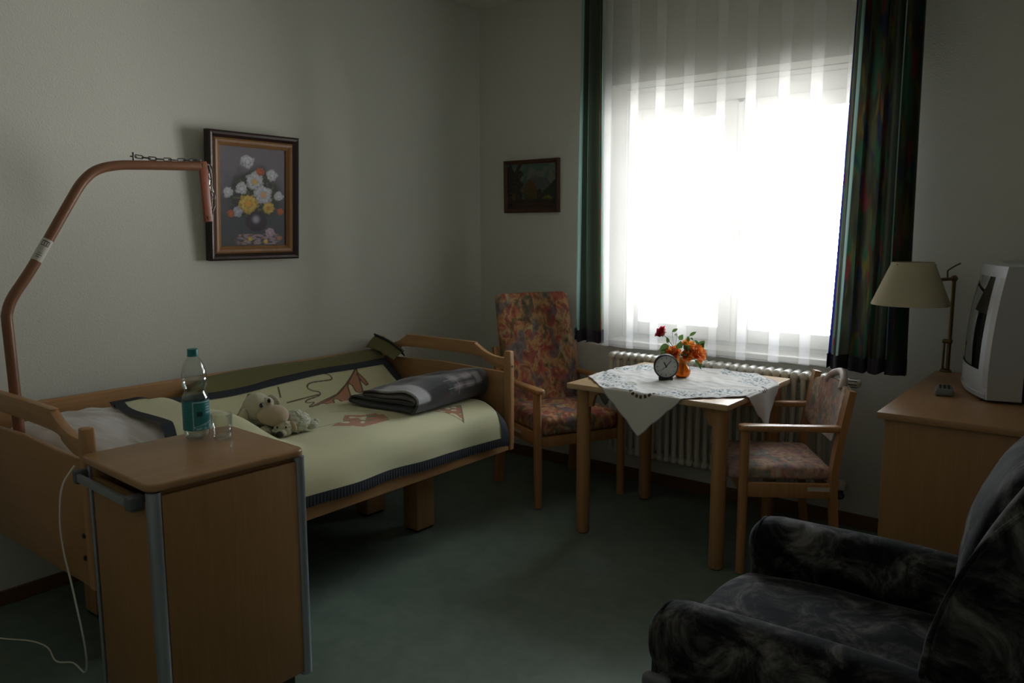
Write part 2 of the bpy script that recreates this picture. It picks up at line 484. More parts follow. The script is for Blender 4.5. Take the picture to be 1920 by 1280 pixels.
lathe(b, prof, 20, M4=Matrix.Translation((.655, 0, .556)) @ Matrix.Rotation(radians(90), 4, 'Y'))
part('thermostat_knob', b, M_wplastic, root, label='ribbed white thermostat head')
for k in range(8):
    a = 2 * pi * k / 8 + .2
    b = BM(); box(b, .682, .722, .0212 * cos(a) - .0012, .0212 * cos(a) + .0012, .556 + .0212 * sin(a) - .0025, .556 + .0212 * sin(a) + .0025, .0005); part('grip_slot', b, M_black, root)
b = BM(); tube(b, [(.59, 0, .02), (.65, 0, .02), (.665, .02, .02), (.665, .107, .02)], .01, 12); part('return_pipe', b, M_white, root)
b = BM(); lathe(b, [(0, 0), (.018, 0), (.018, .03), (.012, .05), (0, .05)], 16, (.665, .03, .015)); part('pipe_cap', b, M_wplastic, root)
b = BM(); lathe(b, [(0, 0), (.014, 0), (.016, .02), (.014, .04), (0, .04)], 16, (.665, .02, -.03)); box(b, .645, .685, .0, .03, -.025, -.005, .004); part('return_valve', b, M_dsteel, root)

# ------------------------------------------------------------------ paintings
def frame_mould(bm, w_, h_, wd, y0, y1, bev=.004):
    """rectangular frame in local x (width) / z (height), y depth, mitred look"""
    prof = [(0, y0), (0, y1 * .8), (wd * .25, y1), (wd * .55, y1 * .9), (wd, y1 * .45), (wd, y0)]
    rings = []
    for q, yy in prof:
        rings.append([bm.verts.new((sx * (w_ / 2 - q), -yy, sz * (h_ / 2 - q))) for sx, sz in ((-1, -1), (1, -1), (1, 1), (-1, 1))])
    K = len(rings)
    for i in range(K):
        A, B = rings[i], rings[(i + 1) % K]
        for k in range(4): bm.faces.new((A[k], A[(k + 1) % 4], B[(k + 1) % 4], B[k]))
M_canvas = attr_mat('painted_canvas', .55, .35)
# flower print
def flower_col(u, v):
    X = 130 + u * 625; Y = 1105 - v * 890
    nn = n3(X * .012, Y * .012, 2); fine = n3(X * .05, Y * .05, 5)
    c = mix3((.165, .145, .17), (.055, .06, .072), sstep(380, 900, Y + 120 * nn))
    c = mix3(c, (.15, .11, .15), .5 * sstep(.0, .5, n3(X * .006, Y * .006, 9)) * (1 - sstep(400, 650, Y)))
    d = math.hypot((X - 450) / 290, (Y - 640) / 260)
    c = mix3(c, (.018, .022, .016), .85 * sstep(1.05, .7, d + .25 * nn))
    c = mix3(c, (.14, .17, .04), .8 * sstep(1.0, .5, d) * sstep(.18, .4, fine + .5 * n3(X * .03, Y * .02, 7)))
    dv = math.hypot(X - 465, (Y - 880) * 1.1)
    c = mix3(c, (.03, .022, .035), sstep(110, 95, dv)); c = mix3(c, (.38, .34, .42), sstep(55, 5, math.hypot(X - 462, Y - 860)))
    if 255 < X < 710 and 995 < Y < 1092:
        e = sstep(0, .35, n3(X * .02, Y * .05, 3) + .25) * sstep(255, 330, X) * sstep(710, 640, X)
        c = mix3(c, (.36, .27, .33), e * .8); c = mix3(c, (.5, .2, .05), .7 * sstep(.25, .4, n3(X * .03, Y * .05, 30)))
    W, Yl, O, P = (.62, .62, .68), (.72, .48, .10), (.50, .12, .03), (.50, .36, .45)
    for x, y, r, col, cc in ((390, 345, 54, W, None), (620, 455, 48, W, None), (205, 622, 42, W, None), (685, 645, 40, W, None), (330, 588, 50, W, None), (290, 795, 42, (.45, .45, .55), None), (505, 430, 34, O, None), (228, 812, 30, O, None), (700, 785, 30, O, None), (595, 985, 44, P, None), (452, 520, 74, W, (.6, .42, .12)), (535, 635, 80, W, (.62, .38, .2)), (390, 718, 80, Yl, (.75, .35, .05)), (585, 755, 50, Yl, (.5, .22, .02)), (405, 1042, 20, Yl, None), (555, 1065, 20, Yl, None), (690, 1035, 24, (.45, .2, .12), None)):
        dx, dy = X - x, Y - y; rr = math.hypot(dx, dy) / 1.18; a = math.atan2(dy, dx)
        R = r * (1 + .30 * n3(cos(a) * 1.6 + x, sin(a) * 1.6 + y, 3) + .16 * n3(cos(a) * 5 + x, sin(a) * 5 + y, 9))
        if rr < R:
            sh_ = .80 + .30 * n3(X * .045 + x, Y * .045, 2) + .12 * cos(rr / r * 11 + 3 * n3(cos(a) * 3, sin(a) * 3, x)) - .18 * (rr / r) * (dy > 0)
            cc_ = tuple(q * (sh_ if rr > r * .3 else 1) for q in col)
            if cc and rr < r * .3: cc_ = cc
            c = mix3(c, cc_, sstep(R, R * .85, rr))
    return tuple(max(.006, q * .92) for q in c)
M_fr_dark = mat('dark_stained_frame', (.030, .014, .012), .35); add_bump(M_fr_dark, (1, 1, 1), 80, .001, .3)
M_fr_gold = wood('inner_frame_wood', (.26, .125, .035), (.19, .085, .024), 'z', .45)
M_fr_red = wood('red_brown_frame', (.075, .024, .015), (.045, .014, .01), 'x', .4)
root = thing('framed_painting', 'large dark framed picture of white and yellow flowers on the wall above the bed', 'painting', (XL + .012, 2.30, 1.635), radians(90))
root.rotation_euler = (radians(3.5), 0, radians(90))
root.location = (XL + .035, 2.29, 1.632)
W0, H0 = .498, .60
b = BM(); frame_mould(b, W0, H0, .034, -.012, .03); part('outer_frame', b, M_fr_dark, root, smooth=False)
b = BM(); frame_mould(b, W0 - .062, H0 - .062, .036, -.012, .018); part('inner_frame', b, M_fr_gold, root, smooth=False)
b = BM(); box(b, -W0 / 2 + .02, W0 / 2 - .02, .002, .01, -H0 / 2 + .02, H0 / 2 - .02, 0); part('backing_board', b, M_fr_dark, root, smooth=False)
cw, chh = W0 - .13, H0 - .13
grid('canvas', 170, 220, lambda u, v: ((u - .5) * cw, -.003, (v - .5) * chh), flower_col, M_canvas, root, label='print of a flower bouquet in a dark vase')
# mountain landscape
def mount_col(u, v):
    X = 210 + u * 920; Y = 1110 - v * 850
    a = n3(X * .008, Y * .008, 4); f = n3(X * .03, Y * .03, 8)
    c = mix3((.05, .095, .075), (.10, .12, .10), sstep(-.2, .4, a + .2 * f))
    rid = 400 + 1.0 * abs(X - 760) * .45 + 60 * n3(X * .012, 0, 3)
    c = mix3(c, (.115, .115, .09), sstep(.0, .25, n3(X * .01, Y * .012, 12) + .1) * sstep(300, 400, Y))
    if Y > rid + 80: c = mix3(c, (.055, .06, .065), .8)
    if Y > 560 + (1130 - X) * 1.0 + 30 * f and X > 800: c = (.018, .024, .014)
    tree = X < 490 + 60 * n3(Y * .01, 1, 2) 
    if tree and Y > 300 + 200 * n3(X * .01, 7, 1): c = mix3((.018, .014, .01), (.045, .03, .018), sstep(0, .5, f + .2))
    if math.hypot((X - 650) / 130, (Y - 790) / 210) < 1 + .3 * f: c = mix3((.085, .038, .012), (.045, .042, .012), sstep(550, 950, Y + 100 * a))
    if math.hypot((X - 820) / 50, (Y - 850) / 110) < 1: c = (.035, .018, .01)
    if math.hypot((X - 970) / 90, (Y - 930) / 70) < 1 + .4 * f: c = (.09, .095, .015)
    if Y > 930 + 40 * f: c = mix3((.04, .018, .012), (.012, .014, .01), sstep(-.1, .3, a))
    if math.hypot((X - 330) / 45, (Y - 890) / 60) < 1 + .4 * f: c = (.07, .04, .02)
    return tuple(q * 1.25 for q in c)
root = thing('framed_painting', 'small reddish-brown framed mountain landscape painting on the window wall', 'painting', (-2.993, YW - .008, 1.745))
root.rotation_euler = (radians(1.0), 0, 0)
b = BM(); frame_mould(b, .425, .325, .026, -.004, .018); part('outer_frame', b, M_fr_red, root, smooth=False)
b = BM(); box(b, -.2, .2, -.002, .003, -.15, .15, 0); part('backing_board', b, M_fr_dark, root, smooth=False)
grid('canvas', 130, 100, lambda u, v: ((u - .5) * .376, -.005, (v - .5) * .276), mount_col, M_canvas, root, label='dark autumn mountain scene')

# ------------------------------------------------------------------ care bed
BX0, BX1, BY0, BY1 = -3.355, -2.385, 1.0, 3.05
bed = thing('care_bed', 'beech wooden care bed with arched end boards along the left wall', 'bed', ((BX0 + BX1) / 2, (BY0 + BY1) / 2, 0))
bo = bed.location.copy()
def arch_board(y, dz, name):
    e = bpy.data.objects.new(name, None); COL.objects.link(e); e.parent = bed
    x0, x1 = BX0 - bo.x, BX1 - bo.x
    Mx = Matrix.Translation((0, y - bo.y, 0)) @ Matrix.Rotation(radians(90), 4, 'X')
    # panel with rounded lower corners
    b = BM(); z0 = .372 + dz
    prism(b, [(x0 + .03, z0), (x1 - .03, z0), (x1 - .03, .768 + dz), (lerp(x0, x1, .5), .782 + dz), (x0 + .03, .768 + dz)], .022, .004, Matrix.Translation((0, .011, 0)) @ Mx)
    part('panel', b, M_lam_x, bed)
    # arched top rail
    top = [(x0 + .03, .840), (x0 + .10, .843), (x0 + .17, .862), (x0 + .235, .897), (x0 + .27, .905), (x1 - .27, .905), (x1 - .235, .897), (x1 - .17, .862), (x1 - .10, .843), (x1 - .03, .840)]
    bot = [(x0 + .03, .785), (x0 + .09, .787), (x0 + .16, .812), (x0 + .24, .838), (x1 - .24, .838), (x1 - .16, .812), (x1 - .09, .787), (x1 - .03, .785)]
    b = BM(); t_ = BM()
    pts = [(p.x, p.y + dz) for p in catmull([(q[0], q[1], 0) for q in top], 4)] + [(p.x, p.y + dz) for p in reversed(catmull([(q[0], q[1], 0) for q in bot], 4))]
    t_.free()
    prism(b, pts, .026, .005, Matrix.Translation((0, .013, 0)) @ Mx)
    part('top_rail', b, M_wx, bed)
    for xx in (x0 + .021, x1 - .021):
        b = BM(); soft(b, (xx, y - bo.y, (.372 + .878) / 2 + dz), (.021, .021, (.878 - .372) / 2), .012, 8)
        pp = part('post', b, M_wz, bed)
        b = BM(); lathe(b, [(0, 0), (.006, 0), (.006, .002), (.0025, .0025), (0, .0005)], 14, M4=Matrix.Translation((xx + (.0205 if xx > 0 else -.0225), y - bo.y, .80 + dz)) @ Matrix.Rotation(radians(90), 4, 'Y'))
        part('bolt_cap', b, M_black, bed)
    bpy.data.objects.remove(e)
arch_board(BY1, 0, 'foot'); arch_board(BY0 + .02, .015, 'head')
y0, y1 = BY0 + .04 - bo.y, BY1 - .022 - bo.y
b = BM(); box(b, BX1 - bo.x - .03, BX1 - bo.x - .006, y0, y1, .375, .47, .005); part('side_rail', b, M_wy, bed)
b = BM(); box(b, BX0 - bo.x + .006, BX0 - bo.x + .03, y0, y1, .375, .47, .005); part('side_rail', b, M_wy, bed)
b = BM(); box(b, BX0 - bo.x - .02, BX0 - bo.x + .006, y0 - .02, y1 + .02, .70, .806, .008, 3); part('guard_rail', b, M_wy, bed)
b = BM(); box(b, BX0 - bo.x - .02, BX0 - bo.x + .006, y0 - .02, y1 + .02, .55, .64, .008, 3); part('guard_rail', b, M_wy, bed)
for yy in (2.628, 1.26):
    for xx in (-2.74, -3.10):
        b = BM(); box(b, xx - bo.x, xx + .095 - bo.x, yy - bo.y, yy + .12 - bo.y, .012, .40, .004)
        lg = part('leg', b, M_wz, bed)
        b = BM(); box(b, xx + .006 - bo.x, xx + .089 - bo.x, yy + .006 - bo.y, yy + .114 - bo.y, 0, .013, .002); part('foot_pad', b, M_black, lg)
b = BM()
for xx in (-2.72, -3.06): box(b, xx - bo.x, xx + .04 - bo.x, y0 + .03, y1 - .03, .385, .425, .002)
for yy in (-.8, -.3, .25, .8): box(b, BX0 + .035 - bo.x, BX1 - .035 - bo.x, yy, yy + .04, .425, .445, .002)
part('steel_underframe', b, M_dsteel, bed, label='dark steel underframe')
b = BM(); box(b, -.10, .10, -.35, .32, .30, .384, .01); part('lift_motor', b, M_black, bed)
for yy, zz in ((1.0, .60), (1.0, .53)):
    b = BM(); lathe(b, [(0, 0), (.008, 0), (.008, .003), (0, .003)], 12, M4=Matrix.Translation((BX1 - .06 - bo.x, .9805 + .026 - bo.y - .0005, zz - .05)) @ Matrix.Rotation(radians(90), 4, 'X')); part('screw_hole', b, M_black, bed)

M_sheet = mat('white_sheet', (.62, .62, .62), .9, spec=.1)
ms = BM(); soft(ms, ((BX0 + BX1) / 2 + .005, 2.037, .52), (.45, .950, .075), .05, 16)
tag(part('mattress', ms, M_sheet), 'white-sheeted mattress lying in the care bed under the cream blanket', 'mattress')

# pillow
M_pillow = mat('striped_pillowcase', (.68, .66, .66), .9, spec=.1)
noise_color(M_pillow, [(.35, (.58, .55, .53)), (.6, (.76, .74, .76))], (3, 22, 3), 1.1, 3, .6)
def pfn(p, q):
    e = max(0, (1 - q.x ** 2)) ** .45 * max(0, (1 - q.y ** 2)) ** .45
    z = p.z * (.18 + .86 * e) + .012 * n3(p.x * 9, p.y * 22, 1) * e
    return Vector((p.x * (1 - .04 * q.y * q.y), p.y * (1 - .04 * q.x * q.x), z))
b = BM(); soft(b, (0, 0, 0), (.40, .265, .098), .06, 26, pfn)
o = part('pillow', b, M_pillow); o.location = (-2.90, 1.36, .690); o.rotation_euler = (radians(-4), radians(2), radians(3))
tag(o, 'off-white striped pillow at the head of the bed, half under the cream blanket', 'pillow')

# ------------------------------------------------------------------ cream blanket
M_blanket = attr_mat('woven_blanket', .92, .1, 0, .15)
Nb, Lb, bb = nodes(M_blanket); cob = objco(Nb, Lb)
wv = Nb.new('ShaderNodeTexNoise'); wv.inputs['Scale'].default_value = 320; Lb.new(cob, wv.inputs['Vector'])
bpn = Nb.new('ShaderNodeBump'); bpn.inputs['Distance'].default_value = .0012; bpn.inputs['Strength'].default_value = .7
Lb.new(wv.outputs[0], bpn.inputs['Height']); Lb.new(bpn.outputs[0], bb.inputs['Normal'])
def edge_y(x): return 1.31 + (-2.5 - x) * .20 + .02 * sin(x * 9)            # head-end edge of the blanket
PROF = [(-2.372, .450), (-2.372, .49), (-2.378, .54), (-2.400, .585), (-2.445, .615), (-2.50, .632), (-2.62, .636), (-2.80, .634), (-2.93, .630), (-3.02, .632), (-3.08, .648), (-3.13, .682), (-3.185, .722), (-3.228, .752), (-3.25, .762)]
PC = catmull([(p[0], p[1], 0) for p in PROF], 6)
acc = [0]
for a_, b_ in zip(PC, PC[1:]): acc.append(acc[-1] + (b_ - a_).length)
def prof_at(t):
    s = t * acc[-1]
    for i in range(len(acc) - 1):
        if s <= acc[i + 1] + 1e-9:
            k = (s - acc[i]) / (acc[i + 1] - acc[i]); p = PC[i].lerp(PC[i + 1], k); return p.x, p.y
    return PC[-1].x, PC[-1].y
def bl_pos(u, v, off=0):
    """u along the bed (head 0 - foot 1), v across (front hem 0 - wall 1)"""
    x, z = prof_at(v)
    y = lerp(edge_y(x), 2.998, u)
    pil = 1 - sstep(1.58, 1.90, y)
    bump = .165 * pil * sstep(-2.42, -2.60, x) * sstep(-3.36, -3.16, x)
    if z > .64 and x < -3: bump = max(0, min(bump, (.635 + .158 * pil) - z)) if pil > 0 else 0
    hem = (1 - sstep(.44, .60, z)) * (x > -2.46)
    z += bump - hem * (.02 + .010 * sin(y * 5)) * (y - 1.8) * .8
    x += hem * .007 * sin(y * 13 + 1) + .010 * hem * sin(y * 4.1)
    z += .005 * n3(x * 6, y * 4, 2) + .004 * sin(y * 7 + x * 3) * (1 - hem)
    if x < -3.0: 
        z -= .022 * sstep(2.5, 1.9, y) * sstep(-3.0, -3.2, x)
        x += .006 * sin(y * 6)
    z += off
    # drop at the foot end between mattress and board
    e = sstep(2.93, 3.0, y); 
    if x > -3.05: z -= .05 * e * (1 - hem)
    return Vector((x, y, z))
SAL, BRN, GRN, CRM = (.42, .20, .12), (.13, .085, .055), (.22, .22, .12), (.62, .60, .38)
drip = [(2.306, -.018), (2.415, .02), (2.519, .049), (2.65, .12), (2.767, .209), (2.742, .16), (2.715, .1), (2.690, .045), (2.675, .03), (2.655, .028), (2.642, .039), (2.65, .089), (2.640, .11), (2.620, .09), (2.596, .037), (2.575, .0), (2.553, -.016), (2.525, -.04), (2.504, -.046), (2.486, -.035), (2.492, -.01), (2.489, .007), (2.475, .012), (2.460, .0), (2.453, -.015), (2.443, -.035), (2.428, -.044), (2.403, -.043), (2.395, -.017), (2.375, -.01), (2.347, -.023)]
finger = [(2.735, .16), (2.728, .10), (2.735, .075), (2.755, .08), (2.757, .12), (2.750, .17)]
squig = [(p.x, p.y) for p in catmull([(2.541, .204, 0), (2.566, .179, 0), (2.547, .151, 0), (2.427, .159, 0), (2.392, .136, 0), (2.404, .109, 0), (2.432, .089, 0), (2.418, .068, 0), (2.34, .057, 0), (2.322, .038, 0), (2.357, .023, 0), (2.312, -.007, 0), (2.326, -.023, 0), (2.457, .021, 0), (2.549, .061, 0), (2.68, .145, 0), (2.762, .206, 0)], 8)]
line2 = [(2.234, .072), (2.417, .075)]; line3 = [(2.25, .182), (2.223, .116)]
arrow = [(1.949, .05), (2.09, .19), (2.128, .187), (2.13, .03), (2.0, -.05)]
patch = [(2.136, -2.661), (2.21, -2.68), (2.29, -2.79), (2.30, -2.715), (2.412, -2.657), (2.36, -2.53), (2.15, -2.526)]
tri = [(2.616, -2.42), (2.717, -2.43), (2.761, -2.398), (2.544, -2.254)]
tri2 = [(2.60, -2.50), (2.76, -2.48), (2.66, -2.40)]
def bl_col(u, v):
    x, z0 = prof_at(v); y = lerp(edge_y(x), 2.998, u)
    c = mix3((.60, .58, .37), (.56, .55, .35), n3(x * 4, y * 4, 3) + .5)
    if x < -3.02:
        s = (x + 3.05) / -.2 * .244; q = (y, s)
        if inpoly(q, arrow):
            c = mix3(BRN, GRN, sstep(0, .2, n3(y * 30, s * 30, 5)))
            if inpoly(q, [(2.08, .17), (2.11, .16), (2.12, .08), (2.07, .09)]): c = SAL
        if inpoly(q, drip) or inpoly(q, finger): c = SAL
        d = min(dpoly(q, drip + drip[:1]), dpoly(q, finger + finger[:1]), dpoly(q, squig), dpoly(q, line2), dpoly(q, line3))
        if d < .0055: c = mix3(BRN, c, sstep(.003, .0055, d))
    else:
        q = (y, x)
        q2 = (y, x)
        if inpoly((y, x), patch2): 
            c = mix3(SAL, CRM, sstep(.22, .32, n3(y * 22, x * 22, 8))) 
            if n3(y * 24, x * 24, 18) > .30: c = GRN
        if inpoly((y, x), tri_w):
            c = mix3(SAL, GRN, sstep(-.05, .1, n3(y * 22, x * 22, 28)))
            if n3(y * 34, x * 34, 44) > .2: c = CRM
        d = min(dpoly(q, tri_w + tri_w[:1]), dpoly(q, [(2.02, -2.70), (2.30, -2.66)]), dpoly(q, [(2.314, -2.891), (2.434, -2.75)]))
        if d < .004: c = mix3(BRN, c, sstep(.002, .004, d) * .6 + .3)
    return c
patch2 = [(2.13, -2.66), (2.22, -2.69), (2.30, -2.77), (2.34, -2.70), (2.43, -2.67), (2.37, -2.545), (2.20, -2.53)]
tri_w = [(2.62, -2.56), (2.80, -2.51), (2.70, -2.40)]
root = thing('blanket', 'cream blanket with dark blue border and brown and salmon pattern spread over the bed', 'blanket', (-2.8, 2.2, .6))
ro = root.location.copy()
grid('cover', 460, 300, lambda u, v: bl_pos(u, v) - ro, bl_col, M_blanket, root)
M_border = mat('blanket_border', (.045, .048, .058), .9, spec=.1)
add_bump(M_border, (1, 1, 1), 250, .001, .6)
M_olive = mat('blanket_reverse', (.16, .15, .07), .92, spec=.1, Sheen_Weight=.1); add_bump(M_olive, (1, 1, 1), 300, .001, .5)
def strip(name, f, n, width_fn, m, lab=None, nv=4):
    grid(name, n, nv, f, None, m, root, label=lab, thick=.003)
# front fringe
def front(u, v):
    p = bl_pos(u, .015) - ro; p.x += .004; p.z += .016 - v * .042 - .003 * (int(u * 200) % 2) * v; p.x += .0025 * sin(u * 700) * v; return p
grid('border', 400, 3, front, None, M_border, root, label='dark blue fringed border')
def foot(u, v):
    p = bl_pos(lerp(.968, 1.0, v), u) - ro; p.z += .004; p.x += .003 if u < .25 else 0
    if v > .99: p.z -= .004
    return p
grid('border', 150, 4, foot, None, M_border, root)
def headb(u, v):
    p = bl_pos(lerp(-.002, .024, v), lerp(.06, 1, u)) - ro; p.z += .005; return p
grid('border', 150, 4, headb, None, M_border, root)
def back(u, v):
    p = bl_pos(lerp(.02, 1, u), lerp(.955, 1.0, v)) - ro; p.z += .004; return p
grid('border', 300, 4, back, None, M_border, root)
# olive reverse side folded back over the guard rail
def olive(u, v):
    y = lerp(1.78, 3.0, u); a = bl_pos((y - edge_y(-3.25)) / (2.998 - edge_y(-3.25)), 1.0)
    w_ = sstep(1.76, 1.98, y)
    e = Vector((-3.352, y, .802)) ; q = a.lerp(e, v * w_)
    q.z += .018 * sin(pi * v) * w_ + .004 * sin(y * 9)
    return q - ro + Vector((0, 0, .002))
grid('folded_reverse', 200, 10, olive, None, M_olive, root, label='olive green reverse side')
def flap(u, v):
    p = Vector((lerp(-3.345, -3.125, u), lerp(2.945, 3.03, v) , lerp(.885, .812, u)))
    p.z -= (1 - v) ** 1.5 * .06 * (1 - .35 * u); p.z += .012 * sin(pi * u) 
    return p - ro
grid('folded_corner', 24, 12, flap, None, M_olive, root, label='olive corner folded up over the rail', thick=.004)
def flapb(u, v):
    p = Vector((lerp(-3.34, -3.12, u), lerp(3.002, 3.026, v), lerp(.892, .816, u) - .034 * v)) ; p.z += .012 * sin(pi * u); return p - ro + Vector((0, 0, .003))
grid('border', 24, 3, flapb, None, M_border, root, thick=.006)

# ------------------------------------------------------------------ folded plaid throw
M_throw = attr_mat('plaid_fleece', .95, .08, 0, .25)
root = thing('folded_throw', 'folded brown and grey plaid throw lying on the bed against the foot board', 'throw', (-2.75, 2.76, .640), radians(4))
# spiral-folded cross-section in x/z, swept along y
SPI = [(.19, .012), (.0, .010), (-.20, .012), (-.235, .028), (-.20, .046), (0, .045), (.17, .046), (.205, .056), (.17, .068), (0, .066), (-.14, .060), (-.17, .070), (-.14, .082), (0, .093), (.15, .100), (.215, .078), (.222, .045), (.205, .014), (.195, .012)]
SPC = catmull([(p[0], p[1], 0) for p in SPI], 8)
def throw_pos(u, v):
    i = u * (len(SPC) - 1); k = int(min(len(SPC) - 2, i)); p = SPC[k].lerp(SPC[k + 1], i - k)
    y = lerp(-.27, .25, v)
    xk = sstep(-.24, .2, p.x)
    top = p.y / .1
    z = p.y * lerp(.85, 1.12, xk) * (1 + .28 * sstep(0, .5, v) * (1 - .3 * v)) + .004 * n3(p.x * 7, y * 7, 1)
    z += .022 * top * sstep(.25, .7, v) * (1 - xk * .4)
    x = p.x * (1 - .14 * v) + .035 * v + .010 * sin(y * 12) * top
    # soft crumpled ends
    yy = y + (1 - v) * (-.16 * p.x * top) + .006 * sin(p.x * 20) - .02 * (1 - v) * cos(top * 3)
    return (x + .02, yy, max(.006, z * .88 + .010 * top * n3(p.x * 8, y * 9, 6)))
def throw_col(u, v):
    dark, grey, light, brown, pink = (.030, .027, .027), (.060, .062, .068), (.36, .355, .36), (.062, .040, .032), (.26, .22, .22)
    c = mix3(dark, brown, sstep(-.1, .3, n3(u * 9, v * 3, 4)))
    c = mix3(c, grey, sstep(.0, .25, sin(u * 34 + .5)) * .7)
    c = mix3(c, grey, sstep(.2, .5, sin(v * 13 + 1)) * .6)
    def blk(u0, u1, v0, v1, col, k=1.0, e=.012):
        nonlocal c
        m_ = sstep(u0 - e, u0 + e, u) * (1 - sstep(u1 - e, u1 + e, u)) * sstep(v0 - e * 2, v0 + e * 2, v) * (1 - sstep(v1 - e * 2, v1 + e * 2, v))
        c = mix3(c, col, m_ * k)
    blk(.70, .875, -.1, .17, light); blk(.56, .68, -.1, .2, brown, .8); blk(.40, .52, -.1, .3, pink, .5)
    blk(.78, .815, .50, .78, pink, .9); blk(.835, .865, .50, .78, pink, .8); blk(.775, .87, .60, .66, dark, .6); blk(.79, .86, .80, .88, light, .7)
    for q in (.80, .85):
        if abs(u - q) < .0025 and .42 < v < .9: c = mix3(c, light, .5)
    if abs(v - .56) < .006 and .74 < u < .90: c = mix3(c, light, .45)
    f = n3(u * 300, v * 120, 1) * .25
    return tuple(max(.003, q * (1 + f)) for q in c)
grid('folded_cloth', 260, 120, throw_pos, throw_col, M_throw, root, thick=.010)
for y_ in (-.243, .243): pass

# ------------------------------------------------------------------ plush toys on the bed
M_plush = mat('cream_plush', (.50, .47, .35), .95, spec=.05, Sheen_Weight=.4); add_bump(M_plush, (1, 1, 1), 260, .002, .6)
M_muz = mat('beige_plush', (.47, .37, .26), .95, spec=.05, Sheen_Weight=.3); add_bump(M_muz, (1, 1, 1), 300, .001, .4)
M_curl = mat('curly_plush', (.50, .50, .38), .95, spec=.05, Sheen_Weight=.3); add_bump(M_curl, (1, 1, 1), 160, .003, .7)
M_eye = mat('black_bead_eye', (.008, .008, .008), .12)
M_nose = mat('black_nose', (.012, .008, .007), .6)
root = thing('plush_sheep', 'cream plush sheep with big beige muzzle and black eyes lying on the bed', 'stuffed toy', (-2.77, 1.90, .642), radians(38))
def curly(p, q): 
    k = 1 + .16 * n3(q.x * 5, q.y * 5, q.z * 5) + .09 * n3(q.x * 12, q.y * 12, q.z * 12 + 3); return p * k
b = BM(); ball(b, (-.035, .06, .045), (.095, .07, .052), u=40, v=26, fn=curly)
for lx, ly, sx, sy in ((-.055, -.045, .026, .036), (.0, -.055, .025, .034), (-.11, .0, .028, .03)): ball(b, (lx, ly, .018), (sx, sy, .02), u=20, v=12, fn=curly)
part('body', b, M_curl, root)
b = BM()
def headfn(p, q): return Vector((p.x * (1 - .12 * max(0, q.z)), p.y, p.z))
ball(b, (-.045, -.005, .108), (.062, .056, .058), u=32, v=20, fn=headfn)
ball(b, (-.004, -.012, .125), (.030, .025, .026), u=20, v=12)
hd = part('head', b, M_plush, root)
b = BM(); ball(b, (.030, -.040, .078), (.064, .050, .044), u=32, v=20, fn=lambda p, q: Vector((p.x, p.y, p.z * (1 + .12 * q.x)))); mz = part('muzzle', b, M_muz, root)
for x_, z_ in ((.052, .098), (.062, .092)): 
    b = BM(); ball(b, (x_, -.076, z_ - .008), (.0035, .002, .005), u=8, v=6); part('nostril', b, M_nose, mz)
for ex, ey, ez in ((-.012, -.055, .124), (.014, -.035, .139)):
    b = BM(); ball(b, (ex, ey, ez), (.0072, .007, .0095), u=16, v=10); part('eye', b, M_eye, hd)
b = BM(); ball(b, (0, 0, 0), (.024, .011, .052), u=20, v=14, fn=lambda p, q: Vector((p.x * (1 - .35 * q.z), p.y + .006 * q.x * q.x, p.z)), M4=Matrix.Translation((-.092, -.058, .064)) @ Matrix.Rotation(radians(16), 4, 'Y')); part('ear', b, M_plush, root)
b = BM(); ball(b, (0, 0, 0), (.018, .010, .03), u=16, v=10, M4=Matrix.Translation((.01, .045, .125)) @ Matrix.Rotation(radians(-50), 4, 'Y')); part('ear', b, M_plush, root)

root = thing('plush_puppy', 'small curly cream plush animal with a dark nose tucked under the plush sheep', 'stuffed toy', (-2.690, 1.925, .638), radians(38))
b = BM(); ball(b, (.025, .05, .042), (.062, .062, .046), u=40, v=26, fn=curly); ball(b, (.085, .07, .026), (.030, .028, .022), u=20, v=14, fn=curly)
ball(b, (.105, .075, .034), (.014, .012, .016), u=14, v=10, fn=curly)
part('body', b, M_curl, root)
b = BM(); ball(b, (-.005, -.018, .032), (.040, .036, .034), u=30, v=20, fn=curly); ball(b, (-.006, -.046, .020), (.022, .022, .018), u=20, v=12); hd = part('head', b, M_plush, root)
b = BM(); ball(b, (-.008, -.066, .017), (.017, .012, .012), u=16, v=10); part('nose', b, M_nose, hd)
for ex in (-.022, .014):
    b = BM(); ball(b, (ex, -.050, .042), (.0035, .0035, .0045), u=12, v=8); part('eye', b, M_eye, hd)
b = BM(); ball(b, (0, 0, 0), (.012, .008, .022), u=16, v=10, M4=Matrix.Translation((.036, -.02, .04)) @ Matrix.Rotation(radians(-25), 4, 'Y')); part('ear', b, M_muz, root)

